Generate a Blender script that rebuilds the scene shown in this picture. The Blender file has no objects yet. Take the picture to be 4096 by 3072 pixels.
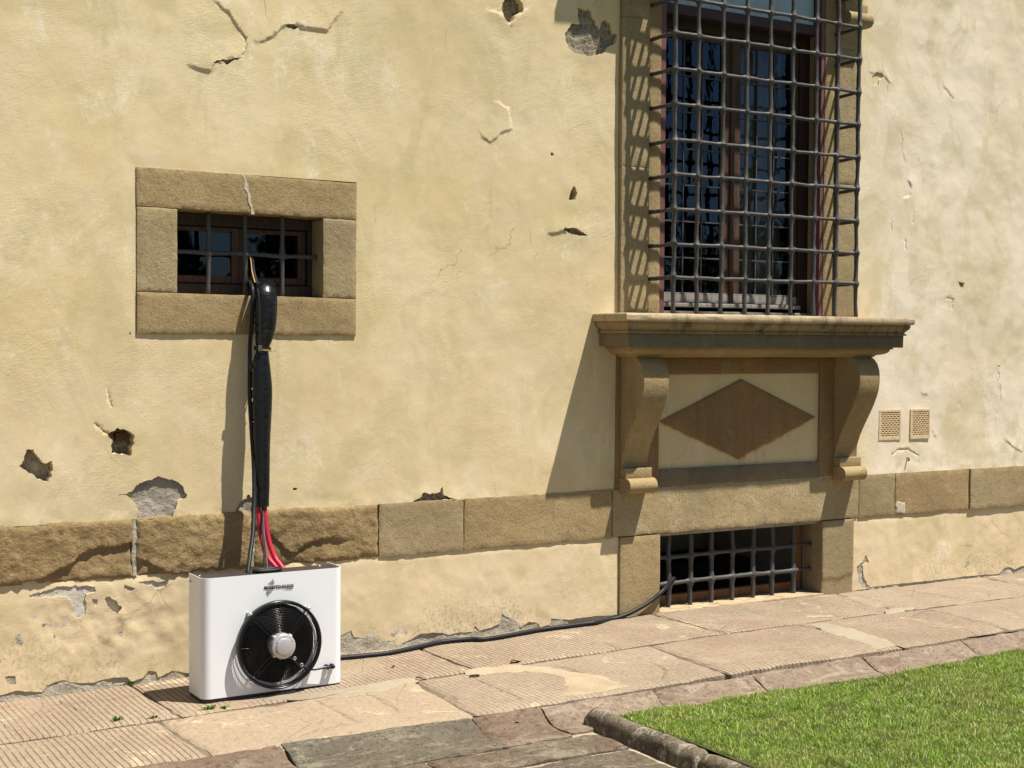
import bpy, bmesh, math, random
import numpy as np
from mathutils import Vector, Matrix, geometry
random.seed(7); RNG = np.random.default_rng(11)
C = bpy.context.scene.collection
scene = bpy.context.scene

# ------------------------------------------------------------------ camera, sky, sun, exposure
YAW, PITCH, ROLL = math.radians(30.953), math.radians(1.740), math.radians(0.3415)
FPX, SW, SH = 5656.22, 4096.0, 3072.0            # focal length in photo pixels
CAM = np.array([0.0, -6.5, 1.57])
_fw = np.array([math.sin(YAW)*math.cos(PITCH), math.cos(YAW)*math.cos(PITCH), -math.sin(PITCH)])
_rt = np.array([math.cos(YAW), -math.sin(YAW), 0.0]); _up = np.cross(_rt, _fw)
RT = _rt*math.cos(ROLL) + _up*math.sin(ROLL); UP = _up*math.cos(ROLL) - _rt*math.sin(ROLL); FW = _fw
cam_d = bpy.data.cameras.new('camera'); cam = bpy.data.objects.new('camera', cam_d); C.objects.link(cam)
cam_d.sensor_width = 36.0; cam_d.lens = 36.0*FPX/SW; cam_d.clip_end = 3000; cam_d.clip_start = 0.05
m = Matrix.Identity(4)
for i in range(3):
    m[i][0], m[i][1], m[i][2], m[i][3] = RT[i], UP[i], -FW[i], CAM[i]
cam.matrix_world = m
scene.camera = cam
LIGHT = Vector((-0.300, 0.32, -0.981)).normalized()
world = bpy.data.worlds.new('World'); scene.world = world; world.use_nodes = True
wn = world.node_tree.nodes; sky = wn.new('ShaderNodeTexSky'); sky.sky_type = 'NISHITA'; sky.sun_disc = False
sky.sun_elevation = math.radians(65.9); sky.sun_rotation = math.radians(136.8)
sky.air_density = 1.0; sky.dust_density = 0.6; sky.ozone_density = 1.5
world.node_tree.links.new(sky.outputs[0], wn['Background'].inputs[0]); wn['Background'].inputs[1].default_value = 0.05
sun_d = bpy.data.lights.new('sun', 'SUN'); sun_d.energy = 5.0; sun_d.angle = math.radians(0.53); sun_d.color = (1.0, 0.94, 0.84)
sun = bpy.data.objects.new('sun', sun_d); C.objects.link(sun); sun.rotation_euler = LIGHT.to_track_quat('-Z', 'Y').to_euler(); sun.location = (6, -8, 14)
scene.view_settings.view_transform = 'Standard'; scene.view_settings.look = 'None'
scene.view_settings.exposure = 0.77; scene.view_settings.gamma = 1.0; scene.view_settings.use_curve_mapping = False
scene.render.resolution_x = 1024; scene.render.resolution_y = 768

# photo pixel -> point on a plane of the place
def ray(x, y): return RT*((x-SW/2)/FPX) + UP*(-(y-SH/2)/FPX) + FW
def Wp(x, y, Y=0.0): r = ray(x, y); return CAM + r*((Y-CAM[1])/r[1])
def Gp(x, y, Z=0.0): r = ray(x, y); return CAM + r*((Z-CAM[2])/r[2])
def wz(l, ox=0, oy=0, s=1.0, Y=0.0):             # list of photo pixels -> (X, Z) on the wall
    return [tuple(Wp(ox+a*s, oy+b*s, Y)[[0, 2]]) for a, b in l]
S1 = 1400/2212.0

# ------------------------------------------------------------------ noise, mesh helpers
def vnoise(x, y, seed=0):
    x = np.asarray(x, float); y = np.asarray(y, float)
    xi = np.floor(x).astype(np.int64); yi = np.floor(y).astype(np.int64); fx = x-xi; fy = y-yi
    fx = fx*fx*(3-2*fx); fy = fy*fy*(3-2*fy)
    def h(a, b):
        n = (a*374761393 + b*668265263 + seed*974634777) & 0xffffffff
        n = ((n ^ (n >> 13))*1274126177) & 0xffffffff
        return ((n ^ (n >> 16)) & 0xffff)/65535.0*2-1
    return (h(xi, yi)*(1-fx)+h(xi+1, yi)*fx)*(1-fy) + (h(xi, yi+1)*(1-fx)+h(xi+1, yi+1)*fx)*fy
def fbm(x, y, sc, oct=3, seed=0, gain=.5):
    t = 0; a = 1; n = 0
    for o in range(oct):
        t = t + a*vnoise(np.asarray(x)*sc, np.asarray(y)*sc, seed+o*17); n += a; a *= gain; sc *= 2.03
    return t/n

def setp(o, label=None, cat=None, group=None, kind=None):
    if label: o['label'] = label
    if cat: o['category'] = cat
    if group: o['group'] = group
    if kind: o['kind'] = kind
    return o
def parent_to(o, p):
    o.parent = p
    if p is not None: o.matrix_parent_inverse = p.matrix_world.inverted()
def empty(name, loc=(0, 0, 0), parent=None):
    o = bpy.data.objects.new(name, None); o.empty_display_size = .1; C.objects.link(o); o.location = loc
    o.matrix_world = Matrix.Translation(loc)
    if parent: parent_to(o, parent)
    return o
def mobj(name, V, F, mat, parent=None, smooth=True, mats=None, fmat=None):
    me = bpy.data.meshes.new(name); V = np.asarray(V, np.float32).reshape(-1, 3)
    F = [tuple(int(i) for i in f) for f in F] if not isinstance(F, np.ndarray) else F
    if isinstance(F, np.ndarray):
        n, k = F.shape
        me.vertices.add(len(V)); me.vertices.foreach_set('co', V.ravel())
        me.loops.add(n*k); me.loops.foreach_set('vertex_index', F.astype(np.int32).ravel())
        me.polygons.add(n); me.polygons.foreach_set('loop_start', np.arange(0, n*k, k, dtype=np.int32))
        me.update(calc_edges=True); me.validate()
    else:
        me.from_pydata(V.tolist(), [], F)
    for mm in (mats or [mat]): me.materials.append(mm)
    if fmat is not None: me.polygons.foreach_set('material_index', np.asarray(fmat, np.int32))
    me.polygons.foreach_set('use_smooth', np.full(len(me.polygons), bool(smooth)))
    me.update()
    o = bpy.data.objects.new(name, me); C.objects.link(o)
    if parent: parent_to(o, parent)
    return o
class MB:                                          # collects shapes into one mesh
    def __init__(s): s.V = []; s.F = []
    def add(s, V, F):
        b = len(s.V); s.V += [tuple(map(float, v)) for v in V]; s.F += [tuple(int(i)+b for i in f) for f in F]; return s
    def box(s, x0, x1, y0, y1, z0, z1, bev=0.0, M=None):
        bm = bmesh.new(); bmesh.ops.create_cube(bm, size=1)
        bmesh.ops.scale(bm, vec=(x1-x0, y1-y0, z1-z0), verts=bm.verts); bmesh.ops.translate(bm, vec=((x0+x1)/2, (y0+y1)/2, (z0+z1)/2), verts=bm.verts)
        if bev: bmesh.ops.bevel(bm, geom=bm.edges[:], offset=bev, segments=2, affect='EDGES', profile=.6)
        if M is not None: bmesh.ops.transform(bm, matrix=M, verts=bm.verts)
        bm.verts.ensure_lookup_table(); bm.verts.index_update()
        s.add([v.co for v in bm.verts], [[v.index for v in f.verts] for f in bm.faces]); bm.free(); return s
    def tube(s, pts, r, n=8, caps=True, flat=1.0, wob=0.0, seed=0):
        P = np.array(pts, float); k = len(P); R_ = np.full(k, r) if np.isscalar(r) else np.asarray(r, float)
        T = np.gradient(P, axis=0); T /= np.linalg.norm(T, axis=1)[:, None]+1e-12
        up = np.array([0, 0, 1.0]) if abs(T[0][2]) < .9 else np.array([0, 1.0, 0])
        V = []; u = np.cross(T[0], up); u /= np.linalg.norm(u)
        for i in range(k):
            u = u - T[i]*(u@T[i]); u /= np.linalg.norm(u); w = np.cross(T[i], u)
            for j in range(n):
                a = 2*math.pi*j/n; rr = R_[i]
                if wob: rr *= 1+wob*float(vnoise(i*1.37+seed, j*.9+seed*3.1, 5))
                V.append(P[i]+u*math.cos(a)*rr+w*math.sin(a)*rr*flat)
        F = [[i*n+j, i*n+(j+1) % n, (i+1)*n+(j+1) % n, (i+1)*n+j] for i in range(k-1) for j in range(n)]
        if caps: F += [list(range(n))[::-1], list(range((k-1)*n, k*n))]
        return s.add(V, F)
    def lathe(s, prof, M, n=32):                   # profile (r, h) round local z
        V = []; k = len(prof)
        for r, h in prof:
            for j in range(n):
                a = 2*math.pi*j/n; V.append(M @ Vector((r*math.cos(a), r*math.sin(a), h)))
        F = [[i*n+j, i*n+(j+1) % n, (i+1)*n+(j+1) % n, (i+1)*n+j] for i in range(k-1) for j in range(n)]
        return s.add(V, F)
    def extrude(s, prof, x0, x1, nx=1):            # closed profile (y, z), extruded in x
        k = len(prof); V = []
        for i in range(nx+1):
            x = x0+(x1-x0)*i/nx; V += [(x, y, z) for y, z in prof]
        F = [[i*k+j, i*k+(j+1) % k, (i+1)*k+(j+1) % k, (i+1)*k+j] for i in range(nx) for j in range(k)]
        F += [list(range(k))[::-1], list(range(nx*k, nx*k+k))]
        return s.add(V, F)
    def build(s, name, mat, parent=None, smooth=False, auto=None):
        o = mobj(name, s.V, s.F, mat, parent, smooth)
        bm = bmesh.new(); bm.from_mesh(o.data); bmesh.ops.recalc_face_normals(bm, faces=bm.faces); bm.to_mesh(o.data); bm.free()
        if auto: o.data.polygons.foreach_set('use_smooth', [True]*len(o.data.polygons)); sharp(o.data, auto)
        return o
def sharp(me, deg):
    bm = bmesh.new(); bm.from_mesh(me)
    for e in bm.edges:
        if len(e.link_faces) == 2: e.smooth = e.calc_face_angle(0) < math.radians(deg)
    bm.to_mesh(me); bm.free()

def pip(px, py, poly):
    inside = np.zeros(len(px), bool); P = np.asarray(poly); x1, y1 = P[:, 0], P[:, 1]; x2, y2 = np.roll(x1, -1), np.roll(y1, -1)
    bb = (px >= x1.min()) & (px <= x1.max()) & (py >= y1.min()) & (py <= y1.max()); idx = np.nonzero(bb)[0]
    if len(idx) == 0: return inside
    qx, qy = px[idx], py[idx]; r = np.zeros(len(idx), bool)
    for a, b, c, d in zip(x1, y1, x2, y2):
        if b == d: continue
        cr = ((b > qy) != (d > qy)) & (qx < (c-a)*(qy-b)/(d-b)+a); r ^= cr
    inside[idx] = r; return inside
def seg_dist(px, py, line, closed=False):          # distance, side sign, arc parameter
    L = np.asarray(line); A = L if closed else L[:-1]; B = np.roll(L, -1, 0) if closed else L[1:]
    best = np.full(len(px), 1e9); sg = np.zeros(len(px)); par = np.zeros(len(px))
    ln = np.hypot(*(B-A).T); cum = np.concatenate([[0], np.cumsum(ln)]); tot = cum[-1]
    for k in range(len(A)):
        d = B[k]-A[k]; t = np.clip(((px-A[k, 0])*d[0]+(py-A[k, 1])*d[1])/(ln[k]**2+1e-12), 0, 1)
        ex = px-A[k, 0]-t*d[0]; ey = py-A[k, 1]-t*d[1]; dd = np.hypot(ex, ey); mm = dd < best
        best[mm] = dd[mm]; sg[mm] = np.sign(d[0]*ey-d[1]*ex)[mm]; par[mm] = ((cum[k]+t*ln[k])/tot)[mm]
    return best, sg, par
def densify(poly, step, jag=0.0, seed=0, closed=True):
    P = [np.array(p, float) for p in poly]; out = []; n = len(P)
    for i in range(n if closed else n-1):
        a, b = P[i], P[(i+1) % n]; L = np.linalg.norm(b-a); k = max(1, int(round(L/step)))
        for j in range(k): out.append(a+(b-a)*j/k)
    if not closed: out.append(P[-1])
    out = np.array(out)
    if jag:
        dx = fbm(out[:, 0], out[:, 1], 1/(step*3.0), 3, seed+1); dy = fbm(out[:, 0], out[:, 1], 1/(step*3.0), 3, seed+2)
        out = out + jag*np.stack([dx, dy], 1)
    return out
def cdt_sheet(outer, holes=(), pts=()):
    V = []; E = []
    for L in [outer]+list(holes):
        b = len(V); n = len(L); V += [Vector((float(p[0]), float(p[1]))) for p in L]; E += [(b+i, b+(i+1) % n) for i in range(n)]
    V += [Vector((float(p[0]), float(p[1]))) for p in pts]
    r = geometry.delaunay_2d_cdt(V, E, [], 0, 1e-6)
    U = np.array([(v.x, v.y) for v in r[0]]); T = np.array([f for f in r[2] if len(f) == 3], np.int32)
    c = U[T].mean(1); ok = pip(c[:, 0], c[:, 1], outer)
    for h in holes: ok &= ~pip(c[:, 0], c[:, 1], h)
    return U, T[ok]
def grid_pts(x0, x1, y0, y1, res, jit=.3):
    gx, gy = np.meshgrid(np.arange(x0+res/2, x1, res), np.arange(y0+res/2, y1, res)); gx = gx.ravel(); gy = gy.ravel()
    gx = gx+RNG.uniform(-jit, jit, len(gx))*res; gy = gy+RNG.uniform(-jit, jit, len(gy))*res
    return np.stack([gx, gy], 1)
def sheet(name, outer, holes, pts, hfun, frame, mat, parent, depth=.05, res=.02, back_holes=None):
    # drop free points too near the border loops
    pts = np.asarray(pts, float).reshape(-1, 2)
    if len(pts):
        keep = pip(pts[:, 0], pts[:, 1], outer)
        for L in [outer]+list(holes):
            L = np.asarray(L); bb = (pts[:, 0] > L[:, 0].min()-res) & (pts[:, 0] < L[:, 0].max()+res) & (pts[:, 1] > L[:, 1].min()-res) & (pts[:, 1] < L[:, 1].max()+res)
            i = np.nonzero(bb)[0]
            if len(i): d, _, _ = seg_dist(pts[i, 0], pts[i, 1], L, True); keep[i[d < res*.35]] = False
        for h in holes: keep &= ~pip(pts[:, 0], pts[:, 1], h)
        pts = pts[keep]
    U, T = cdt_sheet(outer, holes, pts)
    V = [frame(U[:, 0], U[:, 1], hfun(U[:, 0], U[:, 1]))]; F = [T]; base = len(U)
    for L in [outer]+list(holes):
        L = np.asarray(L); n = len(L); h = hfun(L[:, 0], L[:, 1]); a = frame(L[:, 0], L[:, 1], h); b = frame(L[:, 0], L[:, 1], np.minimum(h-.003, -depth) if np.isscalar(depth) else -depth)
        V += [a, b]; i = np.arange(n); j = (i+1) % n
        F += [np.stack([base+i, base+j, base+n+j], 1), np.stack([base+i, base+n+j, base+n+i], 1)]; base += 2*n
    V = np.concatenate(V); F = np.concatenate(F)
    o = mobj(name, V, F.astype(np.int32), mat, parent, True)
    bm = bmesh.new(); bm.from_mesh(o.data); bmesh.ops.recalc_face_normals(bm, faces=bm.faces); bm.to_mesh(o.data); bm.free()
    return o
def on_wall(y0): return lambda u, v, h: np.stack([u, y0-h+0*u, v], 1)
def on_ground(z0): return lambda u, v, h: np.stack([u, v, z0+h+0*u], 1)
def block(name, x0, x1, z0, z1, yf, yb, mat, parent, res=.025, rough=.002, bev=.006, jag=.002, seed=0, extra=None, quad=None, xpts=None):
    """a dressed stone in the wall: uneven front, worn arrises"""
    q = quad or [(x0, z0), (x1, z0), (x1, z1), (x0, z1)]
    out = densify(q, res, jag, seed)
    def h(u, v):
        d, _, _ = seg_dist(u, v, out, True)
        r = (rough*(fbm(u, v, 9, 3, seed)+.5*fbm(u, v, 40, 2, seed+5)) if rough < .006 else rough*(.45*fbm(u, v, 5, 2, seed)+.55*(1-2*np.abs(fbm(u, v, 13, 4, seed+5, .6)))-.2+.35*fbm(u, v, 45, 3, seed+6))) - bev*np.exp(-d/(bev*.9+1e-6))
        if extra is not None: r = r+extra(u, v)
        return r
    rim = np.concatenate([out*0+out])
    inner = grid_pts(min(p[0] for p in q), max(p[0] for p in q), min(p[1] for p in q), max(p[1] for p in q), res)
    cx, cz = out.mean(0); ring = out + (np.array([cx, cz])-out)*(bev*1.2/np.maximum(.02, np.hypot(*(out-[cx, cz]).T)))[:, None]
    if xpts is not None: inner = np.concatenate([inner, xpts])
    return sheet(name, out, [], np.concatenate([inner, ring]), h, on_wall(yf), mat, parent, yb-yf, res*.5)

# ------------------------------------------------------------------ materials
class NT:
    def __init__(s, name):
        s.m = bpy.data.materials.new(name); s.m.use_nodes = True; s.t = s.m.node_tree; s.n = s.t.nodes; s.b = s.n['Principled BSDF']
        s.pos = s.n.new('ShaderNodeNewGeometry').outputs['Position']
    def l(s, a, b): s.t.links.new(a, b)
    def val(s, inp, v):
        if hasattr(v, 'links') or isinstance(v, bpy.types.NodeSocket): s.l(v, inp)
        else: inp.default_value = v
    def scale(s, v, vec=None):
        q = s.n.new('ShaderNodeVectorMath'); q.operation = 'MULTIPLY'; s.l(vec or s.pos, q.inputs[0]); q.inputs[1].default_value = v; return q.outputs[0]
    def noise(s, sc, det=4, rough=.55, vec=None, dist=0.0):
        q = s.n.new('ShaderNodeTexNoise'); s.l(vec or s.pos, q.inputs['Vector']); q.inputs['Scale'].default_value = sc; q.inputs['Detail'].default_value = det
        q.inputs['Roughness'].default_value = rough; q.inputs['Distortion'].default_value = dist; return q.outputs['Fac']
    def voro(s, sc, vec=None, feat='F1'):
        q = s.n.new('ShaderNodeTexVoronoi'); q.feature = feat; s.l(vec or s.pos, q.inputs['Vector']); q.inputs['Scale'].default_value = sc; return q.outputs['Distance']
    def ramp(s, f, lo, hi, a=0.0, b=1.0):
        q = s.n.new('ShaderNodeMapRange'); q.interpolation_type = 'SMOOTHSTEP'; s.l(f, q.inputs[0])
        for i, v in enumerate((lo, hi, a, b)): q.inputs[i+1].default_value = v
        return q.outputs[0]
    def mix(s, f, a, b):
        q = s.n.new('ShaderNodeMix'); q.data_type = 'RGBA'; s.val(q.inputs[0], f)
        for i, v in ((6, a), (7, b)):
            if isinstance(v, bpy.types.NodeSocket): s.l(v, q.inputs[i])
            else: q.inputs[i].default_value = (*v, 1)
        return q.outputs[2]
    def math(s, op, a, b=0.0):
        q = s.n.new('ShaderNodeMath'); q.operation = op; s.val(q.inputs[0], a); s.val(q.inputs[1], b); return q.outputs[0]
    def sep(s):
        q = s.n.new('ShaderNodeSeparateXYZ'); s.l(s.pos, q.inputs[0]); return q.outputs
    def bump(s, h, strength=.5, dist=.01, prev=None):
        q = s.n.new('ShaderNodeBump'); q.inputs['Strength'].default_value = strength; q.inputs['Distance'].default_value = dist; s.l(h, q.inputs['Height'])
        if prev: s.l(prev, q.inputs['Normal'])
        return q.outputs[0]
    def out(s, col=None, rough=.9, normal=None, metal=0.0, spec=.3):
        if col is not None: s.val(s.b.inputs['Base Color'], col if isinstance(col, bpy.types.NodeSocket) else (*col, 1))
        s.val(s.b.inputs['Roughness'], rough); s.b.inputs['Metallic'].default_value = metal; s.b.inputs['Specular IOR Level'].default_value = spec
        if normal: s.l(normal, s.b.inputs['Normal'])
        return s.m

def plaster_mat(name, cols, right=None, grime=False):
    t = NT(name); a, b, c = cols
    col = t.mix(t.ramp(t.noise(1.6, 5, .6), .35, .65), a, b)
    col = t.mix(t.ramp(t.noise(4.5, 5, .6, dist=.6), .52, .72, 0, .7), col, c)
    if right:
        x = t.sep()[0]; f = t.math('ADD', x, t.math('MULTIPLY', t.noise(1.2, 3), .9)); fr = t.ramp(f, 6.6, 7.1)
        r2 = t.mix(t.ramp(t.noise(2.2, 4), .4, .65), right[0], right[1]); col = t.mix(fr, col, r2)
    # worn lime-white rubs, olive damp blotches
    col = t.mix(t.math('MULTIPLY', t.ramp(t.noise(2.6, 7, .74, t.scale((1.2, 1, .7)), .6), .54, .64), t.ramp(t.noise(30, 5, .75), .40, .62, 0, .6)), col, (.78, .73, .60))
    col = t.mix(t.ramp(t.noise(2.2, 6, .66, t.scale((1.2, 1, .8)), 1.2), .47, .63, 0, .46), col, (.46, .40, .21))
    col = t.mix(t.ramp(t.noise(.9, 4, .6, t.scale((1, 1, .7)), .6), .42, .58, 0, .30), col, (.58, .465, .29))
    col = t.mix(t.ramp(t.noise(90, 4, .75), .42, .72, .0, .22), col, (.42, .33, .19))
    col = t.mix(t.ramp(t.noise(140, 3, .7), .50, .72, .0, .20), col, (.80, .70, .50))
    q = t.n.new('ShaderNodeTexNoise'); t.l(t.pos, q.inputs['Vector']); q.inputs['Scale'].default_value = 4.0; q.inputs['Detail'].default_value = 4.0
    dv = t.n.new('ShaderNodeVectorMath'); dv.operation = 'MULTIPLY_ADD'; t.l(q.outputs['Color'], dv.inputs[0]); dv.inputs[1].default_value = (.22, .22, .22); t.l(t.pos, dv.inputs[2])
    hc = t.math('MULTIPLY', t.ramp(t.voro(1.5, dv.outputs[0], 'DISTANCE_TO_EDGE'), .0045, .001), t.ramp(t.noise(1.7, 3, .6), .56, .62)); col = t.mix(t.math('MULTIPLY', hc, .55), col, (.30, .23, .13))
    pk = t.math('MULTIPLY', t.ramp(t.voro(24, t.scale((1, 1, 1.5))), .075, .04), t.ramp(t.noise(5, 3, .6), .50, .58)); col = t.mix(t.math('MULTIPLY', pk, .75), col, (.22, .16, .09))
    if grime:
        z = t.sep()[2]
        g = t.math('MULTIPLY', t.ramp(t.noise(55, 5, .8), .48, .60), t.ramp(t.noise(2.4, 4, .6), .40, .58))
        col = t.mix(t.math('MULTIPLY', g, t.ramp(z, .34, .06, 0, .60)), col, (.24, .20, .12))
    rot = t.n.new('ShaderNodeVectorRotate'); rot.rotation_type = 'Y_AXIS'; rot.inputs['Angle'].default_value = .45; t.l(t.pos, rot.inputs['Vector']); rv = rot.outputs[0]
    pm = t.ramp(t.noise(1.9, 4, .6), .40, .66, .25, 1.0)          # trowelled smooth here, brushed rough there
    h1 = t.noise(5, 5, .55, t.scale((.8, 1, 1.2)), .4); h2 = t.math('MULTIPLY', t.noise(26, 5, .62, t.scale((.35, 1, 1.5), rv), .5), pm); h3 = t.math('MULTIPLY', t.noise(150, 3, .6, t.scale((.45, 1, 1.3), rv)), pm)
    n = t.bump(h1, .05, .035); n = t.bump(h2, .13, .012, n); n = t.bump(h3, .5, .003, n); n = t.bump(t.math('SUBTRACT', 1.0, pk), .5, .004, n)
    return t.out(col, .93, n, spec=.15)
def stone_mat(name, a, b, c=None, tool=None, fine=1.0, speck=(.10, .075, .04), bump=.5, streak=None):
    t = NT(name)
    col = t.mix(t.ramp(t.noise(2.3, 5, .6), .36, .66), a, b)
    if c: col = t.mix(t.ramp(t.noise(5.5, 6, .65, dist=.8), .54, .68, 0, .8), col, c)
    col = t.mix(t.ramp(t.noise(70, 4, .7), .46, .72, 0, .42), col, speck)
    col = t.mix(t.ramp(t.noise(16, 5, .7, t.scale((.4, 1, 2.2))), .56, .74, 0, .3), col, speck)
    col = t.mix(t.ramp(t.noise(1.3, 5, .65, t.scale((1, 1, .8)), .8), .42, .66, 0, .5), col, tuple(v*.62 for v in b)); col = t.mix(t.ramp(t.noise(6.5, 6, .7, t.scale((1.6, 1.6, .35)), .4), .56, .72, 0, .38), col, tuple(v*.55 for v in b))
    if streak: col = t.mix(t.math('MULTIPLY', t.ramp(t.noise(1, 4, .65, t.scale((15, 15, 1.0))), .48, .62), t.ramp(t.noise(2.6, 3, .6), .36, .56, .25, .8)), col, streak)
    pit = t.math('MULTIPLY', t.ramp(t.voro(42*fine), .17, .10), t.ramp(t.noise(9, 3, .6), .55, .68))
    col = t.mix(t.math('MULTIPLY', pit, .8), col, tuple(v*.45 for v in speck))
    col = t.mix(t.ramp(t.noise(150, 2, .6), .52, .75, 0, .3), col, tuple(min(1, v*1.45) for v in a))
    n = t.bump(t.noise(11, 5, .6), .3*bump*2, .02); n = t.bump(t.noise(85*fine, 4, .72), .5*bump*2, .0055, n); n = t.bump(t.math('SUBTRACT', 1.0, pit), .6, .006, n)
    if tool == 'v':                                  # fine vertical chisel strokes
        w = t.noise(1, 3, .5, t.scale((150, 60, 9))); n = t.bump(w, .5, .005, n)
    return t.out(col, .92, n, spec=.15)

M = {}
M['plaster'] = plaster_mat('ochre_plaster', [(.68, .565, .365), (.60, .48, .268), (.70, .60, .42)], right=[(.74, .65, .515), (.705, .615, .485)])
M['plinth'] = plaster_mat('peach_plaster', [(.68, .55, .36), (.64, .515, .325), (.70, .575, .39)], grime=True)
M['panel'] = plaster_mat('panel_plaster', [(.64, .51, .30), (.60, .475, .27), (.62, .51, .32)])
def panel_stain():                                   # rust that has run from the lozenge's lower edges
    m_ = M['panel'].copy(); m_.name = 'rust_stained_panel_plaster'; t = NT.__new__(NT); t.m = m_; t.t = m_.node_tree; t.n = t.t.nodes; t.b = t.n['Principled BSDF']
    t.pos = t.n.new('ShaderNodeNewGeometry').outputs['Position']; X, Y, Z = t.sep()
    d = t.math('ADD', t.math('DIVIDE', t.math('ABSOLUTE', t.math('SUBTRACT', X, 5.483)), .60), t.math('DIVIDE', t.math('ABSOLUTE', t.math('SUBTRACT', Z, 1.115)), .236))
    low = t.ramp(Z, 1.12, 1.09); e = t.math('MULTIPLY', t.ramp(d, 1.09, 1.005), low); e = t.math('MULTIPLY', e, t.ramp(t.noise(14, 4, .7), .34, .6))
    st = t.math('MULTIPLY', t.ramp(t.noise(1, 3, .6, t.scale((34, 1, 1.5))), .50, .66), t.math('MULTIPLY', t.ramp(t.math('ABSOLUTE', t.math('SUBTRACT', X, 5.5)), .30, .08), t.ramp(Z, 1.02, .90)))
    src = t.b.inputs['Base Color'].links[0].from_socket; c = t.mix(t.math('MULTIPLY', e, .9), src, (.40, .17, .03)); c = t.mix(t.math('MULTIPLY', st, .45), c, (.40, .22, .10)); t.l(c, t.b.inputs['Base Color']); return m_
M['panel_rust'] = panel_stain()
M['mortar'] = stone_mat('grey_mortar', (.40, .36, .29), (.30, .27, .22), (.46, .42, .35), speck=(.16, .14, .11), bump=.9)
def rubble_mat(name, a, b, mort):
    t = NT(name); ed = t.voro(30, None, 'DISTANCE_TO_EDGE'); q = t.n.new('ShaderNodeTexVoronoi'); t.l(t.pos, q.inputs['Vector']); q.inputs['Scale'].default_value = 30
    bw = t.n.new('ShaderNodeRGBToBW'); t.l(q.outputs['Color'], bw.inputs[0]); col = t.mix(bw.outputs[0], a, b)
    col = t.mix(t.ramp(t.noise(40, 4, .7), .45, .7, 0, .6), col, tuple(v*.5 for v in a)); col = t.mix(t.ramp(ed, .16, .0, 0, .7), col, mort)
    col = t.mix(t.ramp(t.noise(120, 3, .7), .5, .75, 0, .5), col, tuple(min(1, v*1.5) for v in mort))
    n = t.bump(t.ramp(ed, 0, .25), .4, .012); n = t.bump(t.noise(55, 5, .75), .9, .014, n); return t.out(col, .95, n, spec=.1)
M['rubble'] = rubble_mat('rubble_core', (.30, .25, .18), (.17, .145, .11), (.40, .36, .28))
M['mortar'] = stone_mat('grey_mortar', (.40, .365, .30), (.30, .27, .22), (.50, .46, .38), speck=(.13, .115, .09), bump=1.4, fine=.7)
M['unused'] = stone_mat('rubble_core', (.30, .26, .20), (.22, .19, .145), (.36, .32, .26), speck=(.09, .075, .06), bump=1.0)
M['brick'] = stone_mat('red_brick', (.15, .07, .045), (.11, .055, .035), speck=(.08, .04, .03), bump=.8)
M['lime'] = stone_mat('pale_lime_coat', (.60, .57, .50), (.52, .48, .41), (.66, .63, .56), speck=(.34, .30, .24), bump=.7)
M['footmortar'] = stone_mat('pale_foot_mortar', (.50, .46, .37), (.40, .36, .28), (.58, .54, .45), speck=(.18, .16, .12), bump=1.3, fine=.7)
M['stone'] = stone_mat('brown_sandstone', (.35, .262, .138), (.305, .225, .115), (.375, .288, .16), fine=1.0)
M['stone_tool'] = stone_mat('tooled_sandstone', (.385, .305, .175), (.34, .262, .145), (.43, .355, .23), tool='v')
M['stone_rough'] = stone_mat('weathered_sandstone', (.335, .24, .118), (.26, .182, .088), (.37, .28, .155), fine=.8, bump=1.0)
M['stone_grey'] = stone_mat('grey_sandstone', (.345, .27, .155), (.305, .235, .13), (.38, .305, .19))
M['stone_red'] = stone_mat('russet_sandstone', (.35, .25, .13), (.315, .228, .12), (.385, .292, .175))
M['stone_pale'] = stone_mat('bleached_sandstone', (.50, .40, .26), (.43, .33, .20), (.36, .27, .17), streak=(.20, .14, .10))
M['stone_cyma'] = stone_mat('streaked_sandstone', (.33, .245, .13), (.285, .205, .105), (.36, .27, .15), streak=(.10, .065, .035))
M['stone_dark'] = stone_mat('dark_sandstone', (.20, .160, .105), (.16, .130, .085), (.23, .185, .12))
M['stone_brown'] = stone_mat('umber_sandstone', (.27, .175, .085), (.23, .145, .07), (.30, .21, .11), speck=(.13, .06, .025), streak=(.215, .125, .055))

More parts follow.
